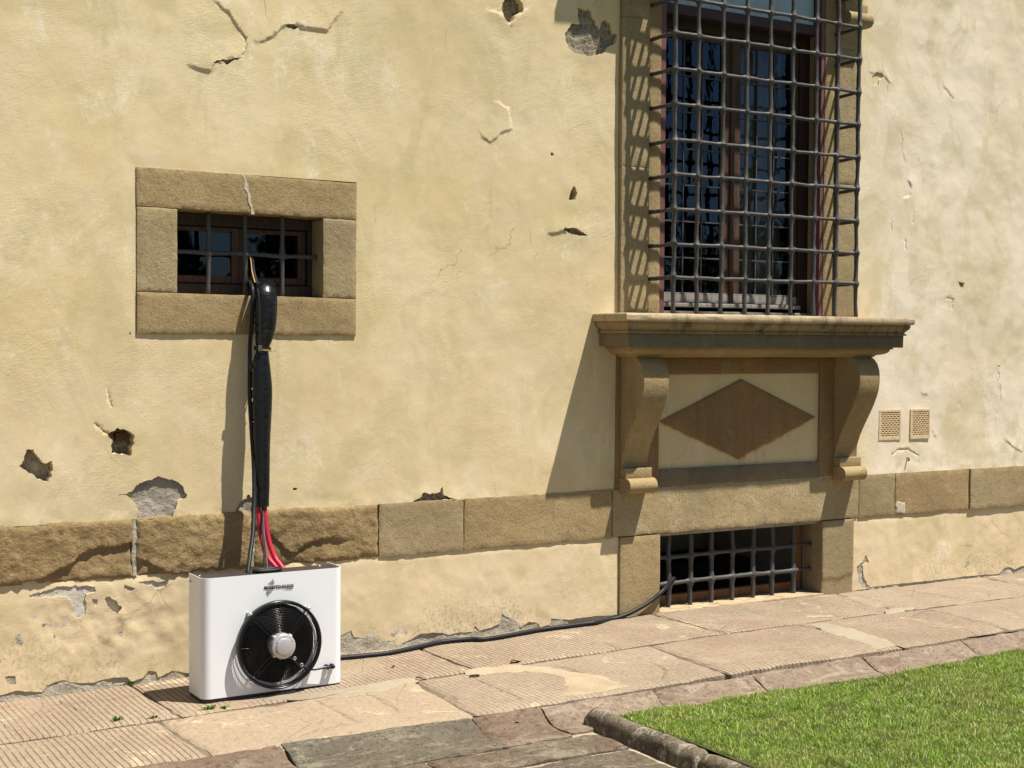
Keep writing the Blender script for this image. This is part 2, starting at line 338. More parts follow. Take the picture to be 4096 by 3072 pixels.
def paving_mat(name, a, b, groove=True, stain=(.58, .48, .32), red=(.31, .20, .145), amt=1.0):
    t = NT(name); X, Y, Z = t.sep()
    col = t.mix(t.ramp(t.noise(1.9, 5, .62), .36, .66), a, b)
    col = t.mix(t.ramp(t.noise(2.6, 7, .7, dist=1.0), .585, .64, 0, .55), col, stain)
    col = t.mix(t.ramp(t.noise(1.25, 6, .66, dist=.5), .58, .70, 0, .6), col, red)
    col = t.mix(t.ramp(t.noise(48, 5, .78), .46, .70, 0, .62), col, (.17, .12, .085))
    col = t.mix(t.ramp(t.noise(210, 2, .6), .5, .8, 0, .35), col, (.12, .09, .07))
    col = t.mix(t.ramp(t.noise(22, 6, .75), .55, .72, 0, .45), col, tuple(v*.45 for v in b)); col = t.mix(t.ramp(t.noise(31, 5, .75, dist=1.2), .60, .70, 0, .5), col, tuple(min(1, v*1.25) for v in stain))
    n = t.bump(t.noise(6, 6, .65), .5, .025); n = t.bump(t.noise(45, 5, .75), .7, .009, n)
    if groove:
        wob = t.math('MULTIPLY', t.math('SUBTRACT', t.noise(3.0, 3), .5), .016)
        ph = t.math('MULTIPLY', t.math('ADD', X, wob), 2*math.pi/.0265); w = t.math('SINE', ph)
        g = t.ramp(w, .62, .98)
        wear = t.ramp(t.noise(1.7, 5, .65), .36, .52, .12, 1.0); fine = t.ramp(t.noise(26, 3, .6), .28, .5)
        gm = t.math('MULTIPLY', t.math('MULTIPLY', g, wear), fine); gm = t.math('MULTIPLY', gm, amt)
        col = t.mix(t.math('MULTIPLY', gm, .62), col, (.12, .08, .05))
        n = t.bump(t.math('SUBTRACT', 1.0, gm), .8, .006, n)
    # hairline cracks
    cr = t.voro(2.1, t.scale((1, 1, 1)), 'DISTANCE_TO_EDGE'); cm = t.math('MULTIPLY', t.ramp(cr, .006, .0), t.ramp(t.noise(2.4, 2), .5, .56))
    col = t.mix(t.math('MULTIPLY', cm, .7), col, (.10, .075, .055))
    return t.out(col, .92, n, spec=.15)
M['pave'] = paving_mat('pink_paving', (.33, .262, .19), (.28, .217, .155))
M['pave2'] = paving_mat('worn_paving', (.33, .266, .195), (.28, .22, .16), amt=.55)
M['pave3'] = paving_mat('smooth_paving', (.32, .252, .18), (.345, .272, .188), groove=False)
M['bed'] = stone_mat('joint_mortar', (.19, .155, .11), (.13, .105, .072), (.27, .23, .165), speck=(.06, .05, .032), bump=.9)
M['fillet'] = stone_mat('lime_fillet', (.44, .37, .27), (.33, .27, .19), (.52, .45, .34), speck=(.14, .11, .08), bump=1.0)
M['cement'] = stone_mat('grey_cement', (.335, .285, .215), (.30, .25, .18), (.36, .31, .235), speck=(.22, .18, .13), bump=.5)
M['cream'] = stone_mat('cream_mortar', (.39, .315, .215), (.34, .265, .18), (.44, .36, .245), speck=(.26, .19, .13), bump=.5)
M['gutter'] = paving_mat('gutter_stone', (.26, .175, .12), (.21, .145, .105), groove=False, stain=(.38, .30, .22), red=(.17, .085, .055))
M['rust'] = paving_mat('rust_stone', (.185, .115, .078), (.15, .092, .064), groove=False, stain=(.25, .16, .10), red=(.15, .07, .045))
def flag_mat(name, a, b, lichen, red):
    t = NT(name); col = t.mix(t.ramp(t.noise(3, 6, .65), .36, .64), a, b)
    col = t.mix(t.ramp(t.noise(4.2, 7, .72, dist=.6), .53, .62, 0, .75), col, red)
    col = t.mix(t.math('MULTIPLY', t.ramp(t.noise(8, 8, .78, t.scale((.6, 1.4, 1)), .8), .50, .60), .8), col, lichen)
    col = t.mix(t.ramp(t.noise(34, 6, .8), .48, .66, 0, .75), col, tuple(v*.35 for v in b)); col = t.mix(t.ramp(t.noise(60, 5, .8), .55, .70, 0, .6), col, tuple(min(1, v*1.35) for v in lichen))
    n = t.bump(t.noise(5, 7, .7, t.scale((.6, 1.5, 1))), .7, .04); n = t.bump(t.noise(32, 6, .78), .9, .014, n); return t.out(col, .93, n, spec=.15)
M['flag'] = flag_mat('lichen_flagstone', (.155, .133, .097), (.112, .094, .07), (.25, .232, .172), (.135, .096, .068))
M['flag_red'] = flag_mat('brown_flagstone', (.17, .132, .094), (.12, .092, .066), (.26, .228, .168), (.125, .08, .058))
M['kerb'] = flag_mat('lichen_kerb', (.20, .165, .115), (.11, .088, .06), (.46, .42, .33), (.12, .09, .06))
M['rust'] = flag_mat('rust_stone', (.20, .145, .105), (.17, .12, .088), (.26, .21, .155), (.15, .095, .066))
M['gutter'] = flag_mat('gutter_stone', (.265, .20, .148), (.215, .16, .118), (.35, .285, .215), (.18, .115, .085))
M['flag_unused'] = paving_mat('lichen_flagstone_plain', (.115, .10, .072), (.085, .072, .052), groove=False, stain=(.20, .19, .145), red=(.10, .065, .048))
M['flag_red_unused'] = paving_mat('brown_flagstone_plain', (.125, .095, .068), (.095, .070, .050), groove=False, stain=(.20, .18, .135), red=(.085, .052, .04))

def simple(name, col, rough=.5, metal=0.0, spec=.5, noise=0.0, nsc=30, ncol=None, bump=0.0, bsc=60, coat=0.0):
    t = NT(name); c = col; n = None
    if noise: c = t.mix(t.ramp(t.noise(nsc, 4, .65), .42, .7, 0, noise), col, ncol or tuple(v*.5 for v in col))
    if bump: n = t.bump(t.noise(bsc, 4, .6), bump, .004)
    mm = t.out(c, rough, n, metal, spec)
    if coat: t.b.inputs['Coat Weight'].default_value = coat
    return mm
M['iron'] = simple('painted_iron', (.055, .054, .056), .55, 0, .35, .5, 30, (.10, .078, .062), .5, 90)
M['iron_dark'] = simple('dark_iron', (.06, .062, .07), .6, 0, .3, .5, 30, (.15, .10, .07), .5, 90)
def wood_mat(name, a, b, rough=.6):
    t = NT(name); w = t.noise(1, 5, .65, t.scale((60, 60, 3.5))); w2 = t.noise(1, 4, .6, t.scale((7, 7, 1.2)))
    col = t.mix(t.ramp(w, .35, .7), a, b); col = t.mix(t.ramp(w2, .5, .7, 0, .5), col, tuple(v*.5 for v in a))
    return t.out(col, rough, t.bump(w, .4, .003), spec=.3)
M['wood'] = wood_mat('brown_window_wood', (.088, .048, .028), (.045, .026, .017))
M['wood_dark'] = wood_mat('dark_window_wood', (.042, .028, .021), (.025, .017, .013))
M['wood_warm'] = wood_mat('orange_varnished_wood', (.26, .12, .045), (.18, .08, .03))
M['wood_grey'] = wood_mat('weathered_grey_wood', (.30, .275, .25), (.20, .18, .16), .75)
M['red_frame'] = simple('oxblood_paint', (.16, .07, .07), .45, 0, .4, .2, 20)
M['red_dark'] = simple('dark_oxblood_paint', (.045, .022, .022), .5, 0, .4)
M['sky_backing'] = simple('painted_sky_reflection', (.80, .88, .88), .7)  # pale sky reflection of the transom glass, painted as a surface colour
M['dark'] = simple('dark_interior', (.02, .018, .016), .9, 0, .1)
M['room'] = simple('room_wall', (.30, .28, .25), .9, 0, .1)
M['curtain'] = simple('beige_curtain', (.36, .32, .25), .9, 0, .1, .4, 8)
M['ac_white'] = simple('white_powder_coat', (.73, .75, .77), .38, 0, .45, bump=.06, bsc=600)
M['ac_black'] = simple('black_sheet_metal', (.035, .027, .026), .5, 0, .4)
M['wire'] = simple('black_wire', (.006, .006, .007), .25, 0, .5)
M['black'] = simple('black_plastic', (.003, .003, .0035), .6, 0, .1)
M['silver'] = simple('cast_aluminium', (.46, .45, .46), .38, .4, .5, bump=.1, bsc=300)
M['chrome'] = simple('zinc_bolt', (.72, .72, .74), .22, .9, .5)
M['hose'] = simple('red_hose', (.42, .010, .038), .45, 0, .4, bump=.1, bsc=200)
M['rubber'] = simple('black_rubber', (.010, .011, .013), .5, 0, .25)
M['print'] = simple('navy_print', (.008, .011, .022), .6, 0, .2)
M['tiewhite'] = simple('white_cable_tie', (.7, .7, .7), .4)
M['yellow'] = simple('yellow_webbing', (.36, .21, .03), .7)
M['leaf'] = simple('dry_leaf', (.10, .06, .035), .8)
M['vent'] = simple('cream_vent', (.60, .47, .29), .6, 0, .3, .5, 40, (.42, .22, .08))
M['rustiron'] = simple('rusty_iron', (.16, .075, .03), .8, 0, .2)
M['filler'] = simple('pale_filler', (.52, .45, .33), .9, 0, .1, .4, 60, bump=.5, bsc=120)
def sleeve_mat():
    t = NT('black_tarpaulin'); v = t.scale((1, 1, .55))
    n = t.bump(t.noise(12, 3, .55, t.scale((.8, .8, 2.2)), .7), .30, .022)
    return t.out((.004, .0045, .0055), t.ramp(t.noise(30, 3), .3, .7, .24, .34), n, spec=.4)
M['sleeve'] = sleeve_mat()
def glass_mat(name, tint, gl, wavy=0.0, wsc=8):
    t = NT(name); n = t.n; o = n['Material Output']; n.remove(t.b)
    tr = n.new('ShaderNodeBsdfTransparent'); tr.inputs[0].default_value = (*tint, 1)
    g = n.new('ShaderNodeBsdfGlossy'); g.inputs['Roughness'].default_value = .02; g.inputs[0].default_value = (.36, .55, .82, 1)  # blue of the mirrored sky put into the gloss colour
    f = n.new('ShaderNodeFresnel'); f.inputs[0].default_value = 1.5
    if wavy:
        b = t.bump(t.noise(wsc, 3, .5, t.scale((1, 1, .7)), .8), wavy, .03); t.l(b, g.inputs['Normal'])
    ad = t.math('ADD', f.outputs[0], gl); mx = n.new('ShaderNodeMixShader'); t.l(ad, mx.inputs[0]); t.l(tr.outputs[0], mx.inputs[1]); t.l(g.outputs[0], mx.inputs[2]); t.l(mx.outputs[0], o.inputs[0])
    return t.m
M['pane'] = glass_mat('window_glass', (.7, .73, .73), .03)
M['pane_clear'] = glass_mat('clear_glass', (.96, .98, .98), .0)
M['pane_old'] = glass_mat('old_wavy_glass', (.62, .66, .66), .03, .10, 5)
def leafm(name, a, b):
    t = NT(name); oi = t.n.new('ShaderNodeNewGeometry').outputs['Random Per Island']
    col = t.mix(oi, a, b); t.out(col, .55, spec=.3); t.b.inputs['Transmission Weight'].default_value = 0
    return t.m
M['grass'] = None
def grass_mat():
    t = NT('lawn_grass'); ri = t.n.new('ShaderNodeNewGeometry').outputs['Random Per Island']
    col = t.mix(ri, (.10, .25, .014), (.52, .64, .13)); col = t.mix(t.ramp(ri, .82, .88), col, (.60, .52, .30))
    col = t.mix(t.ramp(t.noise(3.4, 6, .75), .46, .62, 0, .48), col, (.47, .47, .17)); col = t.mix(t.ramp(t.noise(11, 4, .65), .52, .66, 0, .6), col, (.06, .15, .014))
    t.out(col, .6, spec=.25)
    tl = t.n.new('ShaderNodeBsdfTranslucent'); t.l(col, tl.inputs[0]); mx = t.n.new('ShaderNodeMixShader'); mx.inputs[0].default_value = .3
    t.l(t.b.outputs[0], mx.inputs[1]); t.l(tl.outputs[0], mx.inputs[2]); t.l(mx.outputs[0], t.n['Material Output'].inputs[0]); return t.m
M['grass'] = grass_mat()
M['soil'] = stone_mat('lawn_soil', (.05, .065, .018), (.07, .06, .025), (.09, .10, .03), speck=(.04, .045, .015))
M['ground'] = stone_mat('far_ground', (.10, .12, .04), (.12, .13, .05), (.16, .14, .08))
M['weed'] = leafm('weed_green', (.09, .17, .03), (.16, .25, .05))
M['tree_leaf'] = leafm('evergreen_leaf', (.02, .035, .012), (.045, .07, .02))
M['bark'] = stone_mat('tree_bark', (.10, .07, .05), (.07, .05, .035))

# ------------------------------------------------------------------ THE BUILDING
facade = empty('building_facade', (4.6, 0.0, 0.0))
setp(facade, 'old ochre plastered building front with stone course and barred windows', 'building')

# small window surround, tall window, apron and vents are cut out of the plaster
SWR = (1.872, 2.982, 1.594, 2.360)
TW = (4.584, 6.392, 1.60, 4.62)
AP = (4.574, 6.420, .735, 1.60)
def rect(x0, x1, z0, z1): return [(x0, z0), (x1, z0), (x1, z1), (x0, z1)]
B_ = lambda l: wz(l, 1300, 0, S1)
D_ = lambda l: wz(l, 0, 1000, S1)
E_ = lambda l: wz(l, 1300, 1000, S1)
G_ = lambda l: wz(l, 0, 2022, S1)
H_ = lambda l: wz(l, 1300, 2022, S1)
A_ = lambda l: wz(l, 0, 0, S1)
R5 = lambda l: wz(l, 3300, 1000, 1400/1659)
R1 = lambda l: wz(l, 2600, 2022, 1496/2212)
R8 = lambda l: wz(l, 3300, 0, 796/1321)
# places where the plaster has come away: (outline, depth, material)
upper_holes = [
 (B_([(1135, -30), (1210, -22), (1250, 20), (1253, 65), (1212, 90), (1197, 130), (1165, 152), (1130, 125), (1120, 45)]), .05, 'rubble'),
 (B_([(1600, 45), (1640, 62), (1675, 60), (1690, 110), (1735, 180), (1755, 132), (1780, 122), (1810, 165), (1815, 208), (1848, 215), (1840, 270), (1790, 295), (1755, 340), (1700, 357), (1630, 350), (1580, 330), (1545, 300), (1515, 240), (1515, 205), (1560, 150), (1605, 155)]), .018, 'rubble'),
 (B_([(1575, 1175), (1597, 1222), (1580, 1267), (1540, 1262), (1552, 1212)]), .03, 'rubble'),
 (B_([(1500, 1458), (1515, 1436), (1550, 1438), (1620, 1456), (1655, 1492), (1600, 1490), (1545, 1468)]), .03, 'rubble'),
 (B_([(1427, 962), (1445, 965), (1447, 982), (1430, 984)]), .025, 'rubble'),
 (D_([(180, 1262), (210, 1268), (235, 1300), (265, 1340), (330, 1335), (325, 1430), (300, 1470), (250, 1455), (190, 1410), (120, 1360), (150, 1325), (155, 1285)]), .055, 'mortar'),
 (D_([(680, 1160), (740, 1125), (800, 1140), (842, 1170), (842, 1230), (825, 1297), (740, 1287), (710, 1277), (705, 1215)]), .075, 'rubble'),
 (D_([(1000, 1430), (1060, 1445), (1130, 1465), (1182, 1540), (1170, 1570), (1122, 1592), (1100, 1650), (1090, 1703), (855, 1722), (872, 1650), (840, 1590), (800, 1552), (740, 1550), (760, 1538), (815, 1532), (885, 1480)]), .013, 'mortar'),
 (D_([(1490, 1690), (1492, 1630), (1530, 1585), (1575, 1545), (1600, 1560), (1600, 1700)]), .014, 'mortar'),
 (E_([(555, 1594), (630, 1532), (708, 1542), (738, 1497), (752, 1545), (792, 1570), (845, 1578)]), .02, 'rubble'),
 (A_([(1345, 405), (1362, 388), (1400, 374), (1440, 378), (1480, 366), (1527, 358), (1500, 372), (1460, 392), (1420, 402), (1395, 392)]), .02, 'rubble'),
 (A_([(1796, 160), (1822, 152), (1850, 150), (1895, 172), (1860, 184), (1825, 180)]), .022, 'rubble'),
 (R8([(313, 508), (330, 487), (352, 481), (372, 486), (388, 512), (360, 530), (355, 565), (320, 565)]), .005, 'panel'),
 (R5([(628, 150), (660, 155), (652, 180), (640, 172)]), .012, 'rubble'),
 (R5([(682, 1092), (707, 1095), (705, 1130), (690, 1165), (683, 1140)]) if False else R5([(822, 545), (830, 548), (826, 560)]), .01, 'rubble'),
 (D_([(815, 520), (828, 522), (826, 536), (818, 534)]), .02, 'rubble'),
 (D_([(1850, 1503), (1880, 1505), (1876, 1518), (1858, 1520)]), .02, 'rubble'),
]
lower_holes = [
 (G_([(190, 570), (360, 512), (450, 505), (600, 510), (610, 540), (540, 560), (545, 680), (500, 715), (465, 700), (460, 605), (410, 567), (350, 577), (200, 590)]), .006, 'lime'),
 (G_([(660, 592), (690, 570), (740, 610), (770, 640), (742, 692), (700, 652), (672, 622)]), .012, 'lime'),
 (G_([(785, 500), (852, 520), (830, 540), (785, 525)]), .01, 'lime'),
 (G_([(870, 478), (1060, 480), (1050, 512), (1000, 525), (930, 500)]), .006, 'lime'),
 (G_([(578, 592), (620, 590), (612, 630), (600, 640)]), .008, 'lime'),
 (G_([(30, 1085), (100, 1078), (104, 1128), (70, 1135), (40, 1112)]), .02, 'lime'),
 (R1([(1278, 292), (1292, 335), (1255, 352), (1262, 420), (1285, 462), (1310, 492), (1268, 502), (1232, 445), (1225, 362), (1250, 345)]), .008, 'lime'),
]
lips = [  # (line, amplitude, reach): plaster lifted on the left side of the line's direction
 (A_([(1530, 355), (1556, 290), (1556, 245), (1510, 190), (1450, 90), (1350, 0), (1330, -20)]), .009, .16, -1),
 (A_([(1160, 405), (1270, 440), (1330, 452), (1350, 400), (1440, 378), (1530, 356)]), .010, .14, +1),
 (A_([(1560, 258), (1650, 265), (1720, 232), (1790, 165), (1850, 153), (1900, 172), (2070, 197), (2110, 130), (2195, 35)]), .012, .16, +1),
 (B_([(955, 800), (1000, 870), (1045, 897), (1090, 870), (1110, 840), (1180, 815), (1176, 760), (1160, 690), (1090, 640), (1030, 640)]), .0080, .16, +1),
 (B_([(1390, 1470), (1435, 1480), (1500, 1462), (1600, 1460), (1665, 1500)]), .011, .10, +1),
 (B_([(1000, 60), (1060, 70), (1115, 90), (1165, 155), (1215, 100), (1290, 40), (1295, 20)]), .008, .07, -1),
 (R8([(275, 470), (320, 490), (352, 480), (375, 486), (440, 560), (450, 575)]), .006, .06, -1),
 (R8([(545, 1180), (572, 1235), (560, 1300), (510, 1322)]), .010, .10, +1),
 (R8([(780, 560), (830, 620), (858, 665)]), .006, .08, +1),
 (R8([(500, 850), (518, 930), (512, 1000), (540, 1090)]), .005, .08, +1),
 (R5([(320, 968), (345, 945), (390, 945), (440, 970)]), .004, .05, +1),
 (R5([(450, 672), (465, 685), (490, 690)]), .004, .04, +1),
 (R5([(510, 845), (520, 880), (535, 895)]), .005, .04, +1),
 (R5([(800, 880), (830, 700), (818, 600), (828, 540)]), .004, .05, +1),
 (R5([(845, 890), (900, 940), (943, 962)]), .007, .05, +1),
 (B_([(1075, 1090), (1050, 1200), (1045, 1380), (985, 1450), (920, 1640)]), .003, .04, +1),
]
cracks = [
 A_([(1530, 358), (1553, 290), (1554, 245), (1512, 190)]), D_([(680, 880), (685, 930), (705, 985)]), D_([(600, 1100), (655, 1150), (690, 1165)]),
 R8([(438, 1462), (440, 1520)]), R8([(585, 1420), (582, 1480)]), R8([(533, 1595), (535, 1655)]), R5([(575, 228), (605, 235), (603, 280)]),
 R5([(818, 570), (826, 600), (822, 620)]), R5([(828, 640), (832, 720)]), R5([(320, 968), (345, 946), (395, 946), (445, 975), (440, 1010)]),
 R5([(735, 1255), (740, 1330)]),
]
def lift(u, v, lips_, cracks_, holes_):
    h = np.zeros(len(u))
    for line, amp, reach, side in lips_:
        if amp < .0075:
            e_ = np.array(line[-1])-np.array(line[0]); side = 1 if (-e_[1]*.3+e_[0]*.95) > 0 else -1
        L = np.array(line); bb = (u > L[:, 0].min()-reach*2) & (u < L[:, 0].max()+reach*2) & (v > L[:, 1].min()-reach*2) & (v < L[:, 1].max()+reach*2)
        i = np.nonzero(bb)[0]
        if len(i) == 0: continue
        d, s, p = seg_dist(u[i], v[i], L); tp = np.clip(np.minimum(p, 1-p)*5, 0, 1); tp = tp*tp*(3-2*tp)
        amp = amp*(.42 if amp > .0075 else .34); h[i] += np.where(s*side > 0, amp, -amp*.15)*tp*np.exp(-(d/reach)**2*2.5)
    for line in cracks_:
        L = np.array(line); bb = (u > L[:, 0].min()-.03) & (u < L[:, 0].max()+.03) & (v > L[:, 1].min()-.03) & (v < L[:, 1].max()+.03)
        i = np.nonzero(bb)[0]
        if len(i): d, s, p = seg_dist(u[i], v[i], L); h[i] -= .0045*np.clip(1-d/.0035, 0, 1)
    for poly, dep, mt in holes_:                     # plaster lifts round a hole
        L = np.array(poly); r = .05; bb = (u > L[:, 0].min()-r*2) & (u < L[:, 0].max()+r*2) & (v > L[:, 1].min()-r*2) & (v < L[:, 1].max()+r*2)
        i = np.nonzero(bb)[0]
        if len(i): d, s, p = seg_dist(u[i], v[i], L, True); h[i] += min(.003, dep*.2)*np.exp(-(d/r)**2)*(.5+.5*vnoise(u[i]*14, v[i]*14, 3))
    return h
def side_pts(lines, off=.0022, step=.012):
    out = []
    for L in lines:
        P = densify(L, step, closed=False); T = np.gradient(P, axis=0); T /= np.linalg.norm(T, axis=1)[:, None]+1e-9; N_ = np.stack([-T[:, 1], T[:, 0]], 1)
        out += [P+N_*off, P-N_*off]
    return np.concatenate(out)
def crack_pts(lines, step=.012):
    out = []
    for L in lines:
        P = densify(L, step, .003, 5, closed=False); T = np.gradient(P, axis=0); T /= np.linalg.norm(T, axis=1)[:, None]+1e-9; N_ = np.stack([-T[:, 1], T[:, 0]], 1)
        out += [P, P+N_*.004, P-N_*.004]
    return np.concatenate(out)

def exposed(holes, parent, y0, seed0):
    loops = []
    for k, (poly, dep, mt) in enumerate(holes):
        P = np.array(poly); size = np.ptp(P, axis=0).max(); step = .006 if size < .5 else .01
        out = densify(poly, step, min(.011, size*.09), seed0+k*13); loops.append(out)
        x0, z0 = out.min(0)-.03; x1, z1 = out.max(0)+.03; amp = min(.022, dep*.6)
        u = np.arange(x0, x1+.012, .012 if size > .08 else .006); v = np.arange(z0, z1+.012, .012 if size > .08 else .006)
        U, V_ = np.meshgrid(u, v); uu, vv = U.ravel(), V_.ravel()
        hh = -dep + amp*(fbm(uu, vv, 16, 3, seed0+k)+.5*fbm(uu, vv, 60, 2, seed0+k+3)); hh = np.minimum(hh, -.0015)
        nu, nv = len(u), len(v); idx = np.arange(nu*nv).reshape(nv, nu)
        F = np.stack([idx[:-1, :-1].ravel(), idx[:-1, 1:].ravel(), idx[1:, 1:].ravel(), idx[1:, :-1].ravel()], 1)
        mobj('exposed_masonry', np.stack([uu, y0-hh, vv], 1), F.astype(np.int32), M[mt], parent)
    return loops

COURSE_Z0, COURSE_Z1 = .466, .738
def build_wall():
    # upper plaster
    vent_holes = [densify(rect(6.620, 6.808, .956, 1.142), .02), densify(rect(6.900, 7.072, .956, 1.142), .02)]
    outer = densify([(-4, COURSE_Z1-.004), (13, COURSE_Z1-.004), (13, 6.6), (-4, 6.6)], .05)
    # ragged lower border where plaster meets the stones
    op = [densify(rect(*SWR), .03), densify([(AP[0], AP[2]+.012), (AP[1], AP[2]+.012), (AP[1], AP[3]), (TW[1], AP[3]), (TW[1], TW[3]), (TW[0], TW[3]), (TW[0], AP[3]), (AP[0], AP[3])], .03)]
    wall = empty('tmp')
    loops = exposed(upper_holes, wall, 0.0, 100)
    fine = grid_pts(1.0, 8.3, COURSE_Z1, 4.1, .0145)
    coarse = grid_pts(-4, 13, COURSE_Z1, 6.6, .16); coarse = coarse[(coarse[:, 0] < 1.0) | (coarse[:, 0] > 8.3) | (coarse[:, 1] > 4.1)]
    pts = np.concatenate([fine, coarse, side_pts([l[0] for l in lips]), crack_pts(cracks)])
    def hf(u, v):
        h = .006*fbm(u, v, 1.1, 2, 1)+.0026*fbm(u, v, 3.3, 3, 2)+.0012*fbm(u, v, 11, 3, 3)
        rt = np.clip((u-6.5)/.5, 0, 1); h = h+rt*.0034*fbm(u, v*1.4, 5, 3, 9)
        near = np.minimum.reduce([np.clip(np.maximum(np.maximum(SWR[0]-u, u-SWR[1]), np.maximum(SWR[2]-v, v-SWR[3]))/.06, 0, 1), np.clip(np.maximum(TW[0]-.02-u, u-TW[1]-.02)/.05, 0, 1)*0+1])
        h = h*np.clip(near, .15, 1)
        # a worn, rougher oval and an old patch by the vents
        e = ((u-2.05)/.16)**2+((v-1.27)/.22)**2; h = h-.004*np.exp(-e*e)
        b = np.exp(-((v-COURSE_Z1)/.05)**2); h = h+b*.005*(fbm(u, v, 14, 3, 21)+.3)
        return h+lift(u, v, lips, cracks, upper_holes)
    o = sheet('plaster_wall', outer, op+loops+vent_holes, pts, hf, on_wall(0.0), M['plaster'], facade, .07, .0145)
    for c in list(wall.children): parent_to(c, o)
    bpy.data.objects.remove(wall)
    bq = D_([(775, 1185)])[0]; MB().box(bq[0]-.02, bq[0]+.035, .045, .09, bq[1]-.02, bq[1]+.02, .006, Matrix.Identity(4)).build('brick', M['brick'], o)
    # lower plaster, left and right of the basement window
    crl = G_([(-260, 1260), (-100, 1230), (30, 1190), (100, 1170), (270, 1182), (300, 1140), (345, 1120), (400, 1103), (450, 1120), (520, 1122), (600, 1118), (700, 1090), (800, 1082), (830, 1112), (905, 1085), (940, 1042), (985, 1050), (1000, 1085), (1090, 1045), (1190, 1060), (1290, 1030)])
    crr = H_([(0, 850), (105, 822), (170, 790), (185, 832), (260, 838), (330, 830), (362, 862), (440, 853), (452, 885), (540, 850), (600, 810), (690, 800), (780, 815), (860, 800), (930, 798), (950, 762), (975, 790), (1050, 775), (1108, 742), (1118, 682), (1150, 705), (1200, 722), (1242, 772), (1262, 755), (1290, 735), (1350, 745), (1362, 770), (1425, 755), (1432, 715), (1540, 722), (1640, 708), (1700, 700), (1850, 688)])
    base = [(-4, .02), (-1, .035)]+[p for p in crl if p[0] < 2.62]+[p for p in crr if p[0] > 2.66 and p[0] < 4.59]
    px = [p[0] for p in base]; 
    base = [base[0]]+[base[i] for i in range(1, len(base)) if base[i][0] > base[i-1][0]-.02]
    segs = [('plinth_plaster', base+[(4.606, .028)], 4.606, -4), ('plinth_plaster', None, 13, 6.404)]
    lipl = [(G_([(290, 700), (350, 760), (430, 700)]), .006, .06, -1), (G_([(400, 880), (440, 980)]), .006, .05, 1)]
    for k, (nm, low, xr, xl) in enumerate(segs):
        if k == 0: outer = np.concatenate([densify(low, .01, .004, 3, closed=False), densify([(4.606, .0285), (4.606, COURSE_Z0+.004), (-4, COURSE_Z0+.004), (-4, .021)], .03, closed=False)[1:-1]])
        else:
            lowr = R1([(1192, 508), (1260, 495), (1330, 480), (1480, 462), (1700, 440), (1900, 415), (2060, 405), (2090, 375), (2120, 362), (2160, 378), (2190, 360)])
            lowr = [(6.404, lowr[0][1])]+[p for p in lowr if p[0] > 6.42]+[(8.4, .03), (13, .02)]
            outer = np.concatenate([densify(lowr, .01, .004, 4, closed=False), densify([(13, .0205), (13, COURSE_Z0+.004), (6.404, COURSE_Z0+.004), (6.404, lowr[0][1]+.001)], .03, closed=False)[1:-1]])
        hs = [h for h in lower_holes if xl < np.array(h[0])[:, 0].mean() < xr]
        w = empty('tmp'); lp = exposed(hs, w, 0.0, 300+k*50)
        fine = grid_pts(max(xl, 1.0), min(xr, 8.4), 0, COURSE_Z0, .013); co = grid_pts(xl, xr, 0, COURSE_Z0, .1); co = co[(co[:, 0] < 1) | (co[:, 0] > 8.4)]
        def hf(u, v):
            h = .004*fbm(u, v, 1.6, 2, 31)+.004*fbm(u, v, 5, 3, 32)+.0022*fbm(u, v, 14, 3, 33)
            bl = np.exp(-((u-1.75)/.35)**2-((v-.25)/.14)**2); h = h+bl*.010*fbm(u, v, 15, 3, 37)-.004*np.exp(-((u-1.65)/.3)**2)*np.clip(.5-np.abs(fbm(u, v, 9, 3, 39))*4, 0, 1)
            return h+lift(u, v, lipl, [], hs)-.004*np.clip((v-.44)/.03, 0, 1)
        o = sheet(nm, outer, lp, np.concatenate([fine, co]), hf, on_wall(0.0), M['plinth'], facade, .012, .013)
        for c in list(w.children): parent_to(c, o)
        bpy.data.objects.remove(w)
        # rough backing wall that shows at the crumbled foot
        u = np.arange(max(xl, .6), min(xr, 8.6), .014); v = np.arange(-.12, .30, .014); U, V_ = np.meshgrid(u, v); uu, vv = U.ravel(), V_.ravel()
        hh = -.006+.005*fbm(uu, vv, 14, 3, 41)+.004*fbm(uu, vv, 55, 2, 42); hh = np.minimum(hh, -.0025)
        idx = np.arange(len(uu)).reshape(len(v), len(u)); F = np.stack([idx[:-1, :-1].ravel(), idx[:-1, 1:].ravel(), idx[1:, 1:].ravel(), idx[1:, :-1].ravel()], 1)
        mobj('wall_foot', np.stack([uu, -hh, vv], 1), F.astype(np.int32), M['footmortar'], facade)
build_wall()

# string course of long stones
def ledge(line, amp, reach, side=+1):
    def f(u, v):
        d, s, p = seg_dist(u, v, np.array(line)); return np.where(s*side > 0, 0, -amp)*np.exp(-(d/reach)**2)
    return f
cx = [-2.9, -1.2, .35, 1.862, 2.437, 3.108, 3.604, 4.555, 6.445, 6.765, 7.452, 8.55, 9.9, 11.4, 13]
cm = ['stone_rough', 'stone_rough', 'stone_rough', 'stone_rough', 'stone_rough', 'stone_grey', 'stone', 'stone_tool', 'stone_grey', 'stone_red', 'stone_grey', 'stone', 'stone_red', 'stone']
